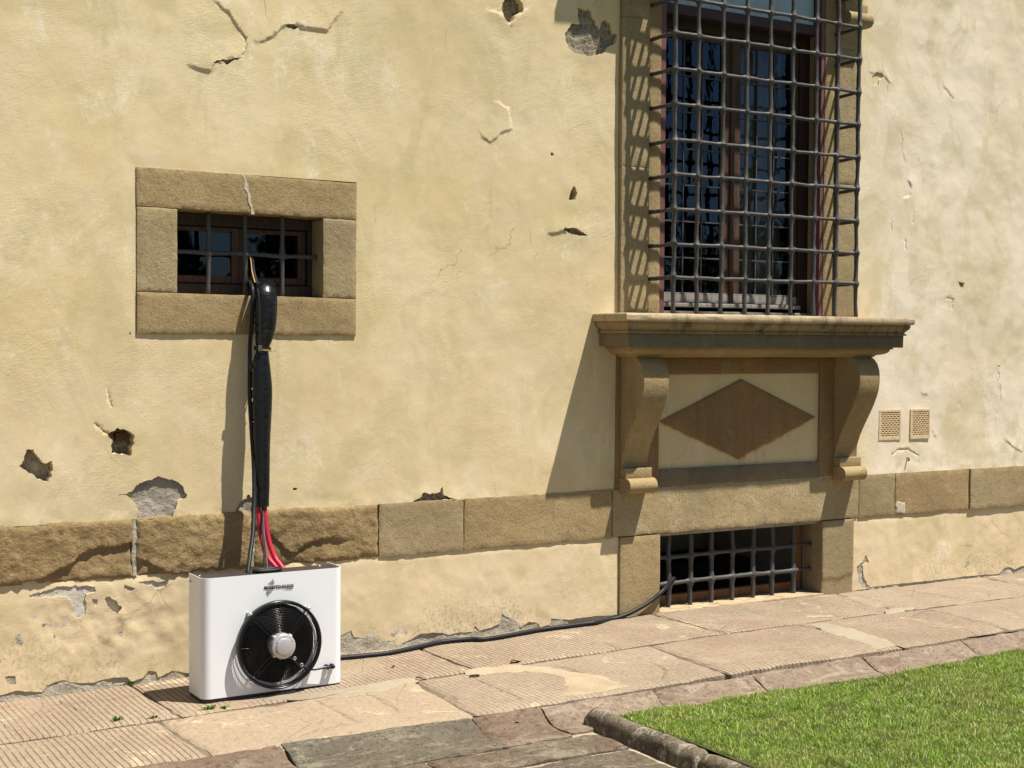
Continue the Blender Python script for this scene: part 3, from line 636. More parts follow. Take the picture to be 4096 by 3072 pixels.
# (joints in metres along the wall)
for i in range(len(cx)-1):
    x0, x1 = cx[i]+.003, cx[i+1]-.003; rough = cm[i] == 'stone_rough'; ex = None; z1 = COURSE_Z1; z0 = COURSE_Z0
    ll = None
    if i == 2: ll = G_([(100, 500), (240, 470), (370, 410), (430, 380), (500, 320), (620, 262), (720, 262), (870, 225)]); am, rc = .016, .12
    if i == 3: ll = G_([(870, 340), (950, 370), (1040, 420), (1110, 440)]); am, rc = .013, .09
    if i == 4: ll = G_([(1700, 190), (1760, 230), (1790, 285), (1860, 300), (1920, 250), (2020, 215), (2080, 215)]); am, rc = .012, .10
    xp = None
    if ll is not None: ll = densify(ll, .012, .006, 3, closed=False); ex = ledge(ll, am, rc, +1); xp = side_pts([ll], .002, .01)
    vis = 1.0 < x1 and x0 < 8.4
    yf = -.009 if not rough else -.014
    if i == 10: yf = -.020
    if i in (2, 3): x0 += .006; x1 -= .006
    if i == 7: z0 = .472
    block('course_stone', x0, x1, z0, z1, yf, .12, M[cm[i]], facade, (.012 if rough else .02) if vis else .2,   .010 if rough else .0022, .012 if rough else .0028, .012 if rough else .004, 40+i, ex, None, xp)
mobj('course_joint_mortar', [(-4, .022, .45), (13, .022, .45), (13, .022, .75), (-4, .022, .75)], [(0, 1, 2, 3)], M['mortar'], facade, False)
for xj in (1.862, 2.437):
    zz = np.linspace(COURSE_Z0+.004, COURSE_Z1-.006, 28); wj = .012+.006*fbm(zz, zz*0+xj, 16, 3, 5)
    Vj = [(xj-w, -.001-.004*float(vnoise(z*40, xj, 3)), z) for z, w in zip(zz, wj)]+[(xj, -.006-.004*float(vnoise(z*33, xj, 4)), z) for z in zz]+[(xj+w, -.001-.004*float(vnoise(z*37, xj, 6)), z) for z, w in zip(zz, wj)]
    mobj('joint_mortar', Vj, [(k*28+i, k*28+i+1, (k+1)*28+i+1, (k+1)*28+i) for k in range(2) for i in range(27)], M['footmortar'], facade)
# patch of filler on the russet stone
block('stone_patch', 6.775, 6.86, COURSE_Z0+.012, COURSE_Z0+.085, -.0118, .0, M['filler'], facade, .008, .001, .002, .014, 77)

# ---- bars
def wob_tube(mb, a, b, r, knots=(), n=8, seed=0, seg=.03):
    a = np.array(a, float); b = np.array(b, float); L = np.linalg.norm(b-a); k = max(3, int(L/seg)); t = np.linspace(0, 1, k+1)
    ks = [np.linalg.norm(np.array(q)-a)/L for q in knots]; t = np.unique(np.concatenate([t]+[[q-.012/L, q, q+.012/L] for q in ks if .01 < q < .99])) if ks else t
    P = a+(b-a)*t[:, None]; jit = .0030*np.stack([vnoise(t*L*9+seed, t*0+j, seed+j) for j in range(3)], 1); P = P+jit
    R_ = r*(1+.09*vnoise(t*L*14, t*0+seed, seed+4))
    for q in ks: R_ = R_+r*.75*np.exp(-((t-q)*L/.016)**2)
    mb.tube(P, R_, n, wob=.12, seed=seed); return mb

# ---- small window
sw = empty('small_window', (2.43, 0, 1.79), facade)
Z_ = lambda x, z: (x, z)
block('surround_stone', 0, 0, 0, 0, -.009, .15, M['stone'], sw, .018, .0016, .0028, .0018, 201, quad=[(1.874, 2.183), (2.98, 2.172), (2.983, 2.354), (1.872, 2.362)])
block('surround_stone', 0, 0, 0, 0, -.008, .15, M['stone_grey'], sw, .018, .0018, .0028, .0018, 202, quad=[(1.874, 1.789), (2.064, 1.789), (2.064, 2.178), (1.874, 2.180)])
block('surround_stone', 0, 0, 0, 0, -.008, .15, M['stone_grey'], sw, .018, .0018, .0028, .0018, 203, quad=[(2.803, 1.780), (2.978, 1.778), (2.981, 2.169), (2.803, 2.171)])
block('surround_stone', 0, 0, 0, 0, -.012, .15, M['stone'], sw, .018, .0016, .003, .0022, 204, quad=[(1.874, 1.594), (2.978, 1.593), (2.979, 1.776), (1.874, 1.786)])
Lc = wz([(1083, 135), (1105, 200), (1112, 270), (1135, 310), (1140, 380), (1165, 440), (1172, 500)], 500, 640, .434)
P = densify(Lc, .01, .003, 9, closed=False); wd = .008+.005*fbm(P[:, 0], P[:, 1], 30, 2, 3)
Vc = [(p[0]-w, -.0108, p[1]) for p, w in zip(P, wd)]+[(p[0]+w, -.0108, p[1]) for p, w in zip(P, wd)]; n = len(P)
mobj('crack_filler', Vc, [(i, i+1, n+i+1, n+i) for i in range(n-1)], M['filler'], sw)
ybar = .075
for k, x in enumerate((2.242, 2.429, 2.618)):
    wob_tube(MB(), (x, ybar, 1.775), (x, ybar, 2.19), .0115, [(x, ybar, 1.985)], seed=k).build('bar', M['iron'], sw, True)
wob_tube(MB(), (2.05, ybar, 1.988), (2.815, ybar, 1.980), .0105, [(x, ybar, 1.985) for x in (2.242, 2.429, 2.618)], seed=9).build('bar', M['iron'], sw, True)
fr = MB(); yf = .135
fr.box(2.03, 2.84, yf, yf+.07, 2.118, 2.20, .004).box(2.03, 2.84, yf, yf+.07, 1.76, 1.838, .004).box(2.78, 2.84, yf, yf+.07, 1.839, 2.117, .004).box(2.03, 2.075, yf, yf+.07, 1.839, 2.117, .004)
fr.build('window_frame', M['wood_dark'], sw)
def sash(parent, x0, x1, z0, z1, y, st, rb, rt_, mat, glass, dep=.035, cols=1, rows=1, mun=.008, mmat=None, rail=None):
    f = MB(); f.box(x0, x0+st, y, y+dep, z0, z1, .004).box(x1-st, x1, y, y+dep, z0, z1, .004).box(x0+st+.0005, x1-st-.0005, y+.002, y+dep-.002, z0, z0+rb, .004).box(x0+st+.0005, x1-st-.0005, y+.002, y+dep-.002, z1-rt_, z1, .004)
    f.build('sash', mat, parent)
    if rail: MB().box(x0-.0005, x1+.0005, y-.004, y+.001, z0+.001, z0+rb-.002, .002).build('bottom_rail', rail, parent)
    gx0, gx1, gz0, gz1 = x0+st, x1-st, z0+rb, z1-rt_
    for i in range(1, cols):
        x = gx0+(gx1-gx0)*i/cols; MB().box(x-mun/2, x+mun/2, y+.008, y+.022, gz0, gz1).build('glazing_bar', mmat or mat, parent)
    for j in range(1, rows):
        z = gz0+(gz1-gz0)*j/rows; MB().box(gx0, gx1, y+.0065, y+.0235, z-mun/2, z+mun/2).build('glazing_bar', mmat or mat, parent)
    for i in range(cols):
        for j in range(rows):
            a, b = gx0+(gx1-gx0)*i/cols, gx0+(gx1-gx0)*(i+1)/cols; c, d = gz0+(gz1-gz0)*j/rows, gz0+(gz1-gz0)*(j+1)/rows
            tl = random.uniform(-.002, .002); tm = random.uniform(-.0015, .0015); yy = y+.015
            mobj('pane', [(a, yy, c), (b, yy+tl, c), (b, yy+tl+tm, d), (a, yy+tm, d)], [(0, 1, 2, 3)], glass, parent, False)
sash(sw, 2.077, 2.425, 1.842, 2.114, .150, .038, .036, .022, M['wood'], M['pane'])
sash(sw, 2.428, 2.776, 1.842, 2.114, .162, .038, .036, .022, M['wood'], M['pane'])
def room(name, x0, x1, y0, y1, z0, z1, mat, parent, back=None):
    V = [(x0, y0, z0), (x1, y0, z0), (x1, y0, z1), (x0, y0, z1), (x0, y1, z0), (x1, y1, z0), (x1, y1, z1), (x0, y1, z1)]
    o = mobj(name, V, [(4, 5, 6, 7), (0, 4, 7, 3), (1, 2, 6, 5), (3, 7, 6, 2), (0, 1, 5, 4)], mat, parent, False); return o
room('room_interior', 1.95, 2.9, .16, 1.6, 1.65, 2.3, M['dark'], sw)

# ---- tall window: stone jambs, iron grille, casements
tw = empty('tall_window', (5.515, 0, 1.724), facade)
XC = 5.495
zj = [1.724, 2.55, 3.38, 4.62]
for k in range(3):
    block('jamb_stone', 4.586, 4.773, zj[k]+.001, zj[k+1]-.001, -.030, .12, M['stone_grey'], tw, .02, .0015, .0025, .0015, 300+k)
    block('jamb_stone', 6.205, 6.390, zj[k]+.001, zj[k+1]-.001, -.030, .12, M['stone_grey'], tw, .02, .0015, .0025, .0015, 310+k)
block('jamb_rebate', 4.774, 4.868, 1.724, 4.62, -.013, .13, M['stone'], tw, .02, .0012, .004, .001, 320)
block('jamb_rebate', 6.118, 6.204, 1.724, 4.62, -.013, .13, M['stone'], tw, .02, .0012, .004, .001, 321)
MB().box(4.869, 6.117, -.013, .4, 4.3, 4.62, .005).build('lintel', M['stone'], tw)
rf = MB(); rf.box(4.869, 4.906, -.004, .060, 1.727, 4.30, .002).box(6.090, 6.117, -.004, .060, 1.727, 4.30, .002)
rf.build('outer_frame', M['red_frame'], tw)
MB().box(4.9065, 6.0895, .03, .10, 3.452, 3.512, .003).build('transom_bar', M['red_dark'], tw)
mobj('transom_sky_panel', [(4.907, .07, 3.513), (6.089, .07, 3.513), (6.089, .07, 4.30), (4.907, .07, 4.30)], [(0, 1, 2, 3)], M['sky_backing'], tw, False)  # added panel, its colour stands in for sky mirrored in the pane
mobj('transom_pane', [(4.907, .05, 3.513), (6.089, .05, 3.513), (6.089, .05, 4.30), (4.907, .05, 4.30)], [(0, 1, 2, 3)], M['pane_clear'], tw, False)
# wooden frame and casements
wf = MB(); wf.box(4.80, 4.955, .135, .20, 1.745, 3.50, .004).box(6.045, 6.21, .135, .20, 1.745, 3.50, .004).box(4.9555, 6.0445, .135, .20, 3.40, 3.50, .004)
wf.build('casement_frame', M['wood_dark'], tw)
MB().box(4.887, 6.143, .076, .21, 1.726, 1.752, .004).build('wood_sill', M['wood_grey'], tw)
MB().box(4.956, 6.044, .105, .205, 1.775, 1.800, .005).build('wood_sill', M['wood_grey'], tw)
ZS0, ZS1 = 1.803, 3.398
sash(tw, 4.957, 5.499, ZS0, ZS1, .145, .062, .052, .05, M['wood'], M['pane_old'], cols=3, rows=7, mmat=M['iron_dark'], rail=M['wood_grey'])
sash(tw, 5.531, 6.040, ZS0, ZS1, .145, .05, .052, .05, M['wood'], M['pane_old'], cols=3, rows=7, mmat=M['iron_dark'], rail=M['wood_grey'])
MB().box(5.4995, 5.5305, .132, .185, ZS0, ZS1, .006).build('meeting_stile', M['wood'], tw)
MB().box(5.0, 5.498, .1445, .155, ZS0+.0525, ZS0+.060).box(5.532, 6.0, .1445, .155, ZS0+.0525, ZS0+.060).build('weather_strip', M['wood_grey'], tw)
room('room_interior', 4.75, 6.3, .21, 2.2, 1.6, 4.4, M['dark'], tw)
# half-drawn curtain behind the right casement
cu = np.linspace(5.60, 6.05, 40); V = []
for z in (1.8, 3.42):
    V += [(x, .30+.018*math.sin(x*75)+.008*math.sin(x*31), z) for x in cu]
mobj('curtain', V, [(i, i+1, 41+i, 40+i) for i in range(39)], M['curtain'], tw)
# grille
YG = -.222
gx = [4.803, 4.965, 5.140, 5.314, 5.491, 5.662, 5.842, 6.015, 6.185]
gz = [1.930, 2.114, 2.306, 2.498, 2.689, 2.885, 3.080, 3.275, 3.470, 3.664, 3.858, 4.052]
for k, x in enumerate(gx):
    wob_tube(MB(), (x, YG, 1.722), (x+.003, YG, 4.20), .0122, [(x, YG, z) for z in gz], seed=20+k).build('bar', M['iron'], tw, True)
for k, z in enumerate(gz):
    wob_tube(MB(), (gx[0], YG+.003, z), (gx[-1], YG+.003, z), .0102, [(x, YG, z) for x in gx], seed=50+k).build('bar', M['iron'], tw, True)
    for x, xx in ((gx[0], 4.793), (gx[-1], 6.198)):
        wob_tube(MB(), (x, YG, z), (xx, -.008, z-.004), .0115, [], seed=80+k).build('bar', M['iron'], tw, True)

# ---- sill and apron below the tall window
ap = empty('window_apron', (XC, 0, .74), facade)
def ringed(prof, nseg=26, hw0=1.083, PM=.33):
    """moulding mitred round three sides: prof = [(projection, z)]"""
    V = []; F = []; rows = []
    for p, z in prof:
        hw = hw0-(PM-p); row = []
        pts = [(XC-hw, .03), (XC-hw, -p)]+[(XC-hw+2*hw*t/nseg, -p) for t in range(1, nseg)]+[(XC+hw, -p), (XC+hw, .03)]
        for x, y in pts:
            d = .0014*float(vnoise(x*16, z*30, 6)); V.append((x, y+d, z+d)); row.append(len(V)-1)
        rows.append(row)
    for a, b in zip(rows, rows[1:]):
        F += [(a[i], a[i+1], b[i+1], b[i]) for i in range(len(a)-1)]
    F.append(rows[0][::-1]); F.append(rows[-1])
    return V, F
def moulding(name, prof, mat, deg=35):
    V, F = ringed([(p*1.1, z) for p, z in prof]); b = MB(); b.add(V, F); return b.build(name, mat, ap, auto=deg)
moulding('sill_slab', [(.285, 1.7255), (.294, 1.7235), (.300, 1.714), (.300, 1.690), (.296, 1.683), (.288, 1.6805)], M['stone_pale'])
cyma = [(.284, 1.6800), (.284, 1.668)]+[(.284-.024*(.5-.5*math.cos(math.pi*t)), 1.668-.040*t) for t in np.linspace(0, 1, 7)]+[(.268, 1.626), (.268, 1.6165)]
moulding('cyma_moulding', cyma, M['stone_cyma'])
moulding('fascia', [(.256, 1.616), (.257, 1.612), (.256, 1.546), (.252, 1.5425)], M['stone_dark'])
low = [(.218, 1.542), (.218, 1.532), (.207, 1.531)]+[(.207-.05*(1-math.cos(t)), 1.531-.034*math.sin(t)) for t in np.linspace(.2, math.pi/2, 6)]+[(.150, 1.493), (.144, 1.484)]
moulding('bed_moulding', low, M['stone'])
# apron frame (four stones round the sunk panel), panel, lozenge
block('apron_frame', 4.574, 4.872, .742, 1.490, -.014, .06, M['stone_brown'], ap, .022, .0012, .004, .001, 400)
block('apron_frame', 6.106, 6.420, .742, 1.490, -.014, .06, M['stone_brown'], ap, .022, .0012, .004, .001, 401)
block('apron_frame', 4.873, 6.105, 1.384, 1.490, -.0135, .06, M['stone_brown'], ap, .022, .0012, .005, .001, 402)
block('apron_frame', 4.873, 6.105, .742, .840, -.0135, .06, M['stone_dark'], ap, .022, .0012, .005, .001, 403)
block('apron_panel', 4.86, 6.12, .83, 1.395,   .006, .06, M['panel_rust'], ap, .02, .0016, .002, 0, 404)
block('lozenge', 0, 0, 0, 0, -.006, .03, M['stone_brown'], ap, .02, .001, .005, .001, 405, quad=[(4.888, 1.115), (5.466, .880), (6.080, 1.113), (5.486, 1.352)])
mobj('apron_core', [(4.5, .06, .7), (6.5, .06, .7), (6.5, .06, 1.74), (4.5, .06, 1.74)], [(0, 1, 2, 3)], M['mortar'], ap, False)
# scroll brackets
bp = [(-.137, 1.487), (-.165, 1.468), (-.187, 1.442), (-.201, 1.405), (-.206, 1.365), (-.205, 1.325), (-.198, 1.282), (-.184, 1.238), (-.164, 1.192), (-.138, 1.142), (-.110, 1.092), (-.083, 1.042), (-.060, .995), (-.042, .945), (-.031, .900), (-.0265, .862)]
def bracket(parent, x0, x1, dz, mat, foot=True, sc=1.0):
    b = MB(); prof = [(.03, 1.487+dz)]+[(y*sc, z+dz) for y, z in bp]+[(.03, .862+dz)]
    k = len(prof); V = []; nx = 5; xs = [x0, x0+.006, x0+.06, x1-.06, x1-.006, x1]; ins = [.006, 0, 0, 0, 0, .006]
    for x, q in zip(xs, ins): V += [(x, (y+q if y < 0 else y), z) for y, z in prof]
    F = [[i*k+j, i*k+(j+1) % k, (i+1)*k+(j+1) % k, (i+1)*k+j] for i in range(nx) for j in range(k)]+[list(range(k))[::-1], list(range(nx*k, nx*k+k))]
    b.add(V, F); o = b.build('bracket', mat, parent, auto=40)
    if foot:
        f = MB(); f.box(x0-.002, x1+.002, -.070, .028, .806+dz, .8605+dz, .004)
        n = 18; pr = [(-.080+.043*math.cos(a), .762+dz+.043*math.sin(a)) for a in np.linspace(math.pi*.42, math.pi*1.5, n)]+[(.028, .719+dz), (.028, .8055+dz), (-.074, .8055+dz)]
        f.extrude(pr, x0-.006, x1+.004, 6); fo = f.build('bracket_foot', mat, parent, auto=40)
bracket(ap, 4.603, 4.781, 0, M['stone'], sc=1.1)
bracket(ap, 6.224, 6.398, 0, M['stone'], sc=1.1)

# ---- hood above the tall window (its brackets reach into the picture)
hood = empty('window_hood', (XC, 0, 4.3), facade)
HZ = 2.795
bracket(hood, 4.575, 4.757, HZ, M['stone_grey'], sc=1.1)
bracket(hood, 6.222, 6.404, HZ, M['stone_grey'], sc=1.1)
hp = [(.14, 4.280), (.20, 4.281), (.27, 4.284), (.300, 4.286), (.300, 4.345), (.285, 4.36), (.27, 4.40), (.05, 4.50)]
V, F = ringed([(p*1.1, z+.016) for p, z in hp], hw0=1.036, PM=.33); b = MB(); b.add(V, F); b.build('hood_cornice', M['stone_grey'], hood, auto=35)

# ---- basement window
bw = empty('basement_window', (5.515, 0, 0), facade)
block('jamb_stone', 4.609, 4.888, -.06, .4655, -.015, .17, M['stone'], bw, .02, .0016, .0028, .0016, 501)
def foot_worn(u, v): return -.006*np.clip((.11+.03*fbm(u, v, 18, 3, 8)-v)/.01, 0, 1)
block('jamb_stone', 6.140, 6.402, -.06, .4655, -.015, .17, M['stone_grey'], bw, .014, .0016, .0028, .0016, 502, foot_worn)
MB().box(4.86, 6.16, -.012, .30, -.10, .018, .006).build('threshold', M['stone_pale'], bw)
ff = MB(); ff.box(4.89, 6.138, .175, .215, .018, .070, .003).box(6.09, 6.138, .175, .215, .0705, .4650, .003).box(4.89, 4.93, .175, .215, .0705, .4650, .003)
ff.build('window_frame', M['wood_warm'], bw)
yb = .092
bx_ = [5.028, 5.190, 5.348, 5.507, 5.672, 5.822, 5.995]
for k, x in enumerate(bx_): wob_tube(MB(), (x, yb, .0), (x, yb, .49), .0145, [(x, yb, .312), (x, yb, .159)], seed=120+k).build('bar', M['iron'], bw, True)
for k, z in enumerate((.312, .159)): wob_tube(MB(), (4.87, yb, z), (6.15, yb, z), .0125, [(x, yb, z) for x in bx_], seed=140+k).build('bar', M['iron'], bw, True)
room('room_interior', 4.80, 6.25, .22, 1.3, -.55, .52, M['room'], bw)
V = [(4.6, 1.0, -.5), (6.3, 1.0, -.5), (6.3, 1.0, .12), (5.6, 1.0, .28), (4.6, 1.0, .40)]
MB().box(4.85, 6.2, .7, 1.2, -.5, .14, .02).build('dark_block', M['dark'], bw)  # plain dark block filling the lower part of the room

# ---- two vents and an iron hook in the wall
for x0, x1, rust in ((6.617, 6.811, 0), (6.897, 7.075, 1)):
    z0, z1 = .953, 1.145; v = MB(); y0, y1 = -.004, .004
    ix0, ix1, iz0, iz1 = x0+.018, x1-.014, z0+.018, z1-.014
    v.box(x0, ix0, y0-.002, y1, z0, z1).box(ix1, x1, y0-.002, y1, z0, z1).box(ix0, ix1, y0-.002, y1, z0, iz0).box(ix0, ix1, y0-.002, y1, iz1, z1)
    rows = 12; ph = (iz1-iz0)/rows; pw = (ix1-ix0)/5.5
    for r in range(rows):
        zc = iz0+ph*r; v.box(ix0, ix1, y0, y1, zc, zc+ph*.52)
        o = 0 if r % 2 else pw*.5
        for k in range(7):
            a = ix0+o+pw*(k-.25)-pw*.25; bq = a+pw*.26; a, bq = max(a, ix0), min(bq, ix1)
            if bq-a > .002: v.box(a, bq, y0, y1, zc+ph*.52, zc+ph)
    o = v.build('vent_grille', M['vent'], facade)
    mobj('vent_shaft', [(x0, .07, z0), (x1, .07, z0), (x1, .07, z1), (x0, .07, z1)], [(0, 1, 2, 3)], M['dark'], o, False)
hk = [(6.877, .01, .829), (6.877, -.008, .831), (6.876, -.015, .828), (6.874, -.019, .821), (6.873, -.016, .814), (6.872, -.010, .813)]
MB().tube(hk, [.005, .005, .0055, .0055, .005, .004], 8).build('iron_hook', M['rustiron'], facade, True)
# ---- backing so no daylight enters behind the thin front
mobj('wall_core', [(-4, .5, -.2), (13, .5, -.2), (13, .5, 6.6), (-4, .5, 6.6), (-4, .08, 6.6), (13, .08, 6.6)], [(3, 2, 5, 4)], M['mortar'], facade, False)

# ------------------------------------------------------------------ PAVEMENT, GUTTER, PATH, LAWN
def zg(x): return np.interp(x, [-3, 1.2, 2.8, 4.6, 6.4, 8, 13], [-.06, -.045, -.018, .016, .004, 0, 0])
def on_pave(u, v, h): return np.stack([u, v, zg(u)+h], 1)
def edgeY(x): return np.interp(x, [-3, 1.4, 2.2, 2.9, 4.2, 4.6, 5.8, 6.6, 13], [-1.25, -1.26, -1.27, -1.32, -1.35, -1.345, -1.315, -1.26, -1.26])
def midY(x): return np.interp(x, [-3, 1.1, 1.9, 2.5, 3.3, 4.3, 5.6, 7.2, 13], [-.66, -.655, -.665, -.66, -.64, -.66, -.61, -.61, -.61])
ground = mobj('ground', [(-400, -600, -.14), (600, -600, -.14), (600, 400, -.14), (-400, 400, -.14)], [(0, 1, 2, 3)], M['ground'], None, False); setp(ground, kind='structure')
u = np.linspace(-3, 13, 161); v = np.linspace(.03, -1.30, 16); U, V_ = np.meshgrid(u, v); uu, vv = U.ravel(), V_.ravel(); idx = np.arange(len(uu)).reshape(len(v), len(u))
F = np.stack([idx[:-1, :-1].ravel(), idx[1:, :-1].ravel(), idx[1:, 1:].ravel(), idx[:-1, 1:].ravel()], 1)
pave = mobj('pavement', np.stack([uu, vv, zg(uu)-.011+.004*fbm(uu, vv, 9, 3, 71)], 1), F.astype(np.int32), M['bed']); setp(pave, kind='structure')
def slab(parent, name, quad, mat, seed, frame=on_pave, rough=.0025, bev=.006, jag=.006, depth=.05, res=.03, extra=None, cracks_=()):
    out = densify(quad, res, jag, seed)
    q = np.array(quad)
    def h(u, v):
        d, _, _ = seg_dist(u, v, out, True); r = rough*(fbm(u, v, 4, 3, seed)+.5*fbm(u, v, 22, 2, seed+7))-bev*np.exp(-d/(bev*1.1))
        chip = np.clip(fbm(u, v, 7, 3, seed+3)-.25, 0, 1)*np.exp(-d/.02)*.03; r = r-chip
        if extra: r = r+extra(u, v)
        for L in cracks_: dd, _, pp = seg_dist(u, v, L); r = r-.011*np.clip(1-dd/.0055, 0, 1)*np.clip(np.minimum(pp, 1-pp)*8+.25, 0, 1)
        return r
    c = out.mean(0); ring = out+(c-out)*(bev*1.3/np.maximum(.03, np.hypot(*(out-c).T)))[:, None]; ring2 = out+(c-out)*(.022/np.maximum(.03, np.hypot(*(out-c).T)))[:, None]
    inner = grid_pts(q[:, 0].min(), q[:, 0].max(), q[:, 1].min(), q[:, 1].max(), res)
    if len(cracks_):
        for L in cracks_:
            T = np.gradient(L, axis=0); T /= np.linalg.norm(T, axis=1)[:, None]+1e-9; N_ = np.stack([-T[:, 1], T[:, 0]], 1); inner = np.concatenate([inner, L, L+N_*.006, L-N_*.006])
    return sheet(name, out, [], np.concatenate([inner, ring, ring2]), h, frame, mat, parent, depth, res*.4)
pave_cracks = [densify([tuple(Gp(a, b, float(zg(Gp(a, b)[0])))[:2]) for a, b in L], .014, .012, 50+k, closed=False) for k, L in enumerate([
  [(1708, 2748), (1765, 2774), (1830, 2800)], [(1905, 2718), (2010, 2764), (2090, 2802)], [(1250, 2795), (1352, 2852), (1420, 2892)], [(1455, 2770), (1540, 2815), (1600, 2850)], [(1480, 2778), (1330, 2792), (1200, 2800), (1100, 2806)],
  [(0, 2895), (45, 2920), (100, 2965), (140, 2990)], [(330, 2850), (280, 2830), (230, 2800)], [(640, 2810), (570, 2770), (530, 2740)], [(700, 2905), (745, 2890), (772, 2868), (800, 2858)], [(700, 2905), (690, 2888), (760, 2862)],
  [(2750, 2545), (2880, 2530), (3000, 2505)], [(3560, 2352), (3700, 2372), (3880, 2405)], [(2600, 2650), (2660, 2680), (2640, 2720)], [(3480, 2485), (3610, 2478), (3700, 2440)], [(2200, 2660), (2330, 2690), (2420, 2730)], [(1180, 2950), (1240, 2925), (1330, 2905), (1420, 2890)]])]
def cracks_in(quad):
    q = np.array(quad); return [L for L in pave_cracks if pip(L[len(L)//2:len(L)//2+1, 0], L[len(L)//2:len(L)//2+1, 1], q)[0]]
jA = [(-3, -3), (-1.5, -1.5), (.2, .2), (1.84, 1.87), (3.30, 3.33), (4.84, 4.86), (6.27, 6.20), (7.60, 7.58), (9.1, 9.1), (10.8, 10.8), (13, 13)]
mA = ['pave', 'pave', 'pave', 'pave3', 'pave', 'pave', 'pave2', 'pave', 'pave2', 'pave']
mA[3] = 'pave'
for i in range(len(jA)-1):
    (a0, a1), (b0, b1) = jA[i], jA[i+1]; g = .007
    top = [(a0+g, .012), (b0-g, .012)]; xs = np.linspace(b1-g, a1+g, 5); bot = [(x, midY(x)+.009) for x in xs]
    qd = [top[0]]+bot[::-1]+[top[1]]
    slab(pave, 'paving_slab', qd, M[mA[i]], 600+i, cracks_=cracks_in(qd), res=.03 if -.2 < b0 < 10 else .12)
jB = [(-3, -3), (-1.1, -1.1), (.35, .35), (1.77, 1.80), (2.985, 2.935), (4.335, 4.285), (5.375, 5.46), (6.385, 6.33), (7.6, 7.55), (9, 9), (10.6, 10.6), (13, 13)]
mB = ['pave', 'pave', 'pave', 'pave3', 'pave2', 'pave', 'pave', 'pave2', 'pave2', 'pave', 'pave']
for i in range(len(jB)-1):
    (a0, a1), (b0, b1) = jB[i], jB[i+1]; g = .008
    top = [(x, midY(x)-.010) for x in np.linspace(a0+g, b0-g, 5)]; bot = [(x, edgeY(x)+.012*float(vnoise(x*3, 0, 4))) for x in np.linspace(b1-g, a1+g, 7)]
    slab(pave, 'paving_slab', (top+bot)[::-1], M[mB[i]], 650+i, cracks_=cracks_in((top+bot)[::-1]), bev=.009, jag=.010, rough=.0035, depth=.08, res=.03 if -.2 < b0 < 10 else .12)

def patch(name, px, mat, seed, up=.0035):
    q = [tuple(Gp(a, b, float(zg(Gp(a, b)[0])))[:2]) for a, b in px]; out = densify(q, .012, .022, seed)
    def h(u, v): d, _, _ = seg_dist(u, v, out, True); return up*np.clip(d/.02, 0, 1)+.0012*fbm(u, v, 18, 3, seed)
    A = np.array(q); return sheet(name, out, [], grid_pts(A[:, 0].min(), A[:, 0].max(), A[:, 1].min(), A[:, 1].max(), .02), h, on_pave, mat, pave, .004, .02)
Z3 = lambda l: [(1100+a*S1, 2650+b*S1) for a, b in l]
R1p = lambda l: [(2600+a*1496/2212, 2022+b*1496/2212) for a, b in l]
patch('cement_patch', Z3([(-40, 235), (160, 238), (360, 207), (520, 198), (690, 190), (770, 145), (905, 122), (895, 95), (760, 105), (560, 142), (300, 182), (-40, 212)]), M['cement'], 901)
patch('cement_patch', R1p([(938, 702), (1000, 690), (1130, 712), (1260, 748), (1400, 792), (1450, 826), (1345, 852), (1190, 790), (1030, 745)]), M['cement'], 902)
patch('cement_patch', R1p([(1382, 622), (1440, 608), (1590, 602), (1500, 628), (1400, 642)]), M['cement'], 903)
patch('cream_patch', Z3([(1190, 50), (1330, 30), (1500, 12), (1700, 28), (1900, 60), (2080, 92), (2230, 150), (2100, 182), (1900, 212), (1795, 205), (1850, 160), (1810, 95), (1700, 62), (1500, 62), (1330, 78), (1200, 80)]), M['cream'], 904)
patch('cement_patch', R1p([(1140, 542), (1215, 540), (1330, 572), (1395, 600), (1340, 604), (1220, 570)]), M['cement'], 905)
# gutter of dished stones
gut = mobj('gutter', [(-3, -1.15, -.125), (13, -1.15, -.125), (13, -1.80, -.125), (-3, -1.80, -.125)], [(0, 3, 2, 1)], M['bed'], None, False); setp(gut, kind='structure')
def dish(u, v):
    t = np.clip((edgeY(u)-.012-v)/.31, 0, 1); return -.008-.046*np.sin(np.pi*.5*np.clip(t/.5, 0, 1))**1.5+.010*np.clip((t-.6)/.4, 0, 1)
gj = [-3, -1.6, -.2, .9, 2.075, 2.905, 3.245, 3.84, 4.42, 5.15, 5.9, 6.7, 7.6, 8.8, 10.5, 13]
gm = ['gutter', 'flag', 'flag_red', 'rust', 'flag', 'rust', 'gutter', 'gutter', 'gutter', 'gutter', 'gutter', 'rust', 'gutter', 'gutter', 'gutter']
for i in range(len(gj)-1):
    a, b = gj[i]+.006, gj[i+1]-.006; sk = -.05 if i >= 5 else .02
    if b < 3.3: yo = -1.665
    else: yo = -1.625
    xs = np.linspace(a, b, 6)
    q = [(x, edgeY(x)-.009+.004*float(vnoise(x*9, 2, 8))) for x in xs]+[(x+sk*.7, yo) for x in xs[::-1]]
    slab(gut, 'gutter_stone', q[::-1], M[gm[i]], 700+i, frame=on_ground(0.0), rough=.004, bev=.008, jag=.010, depth=.14, res=.025 if 0 < b < 9.5 else .12, extra=lambda u, v: dish(u, v)+.5*(zg(u)))
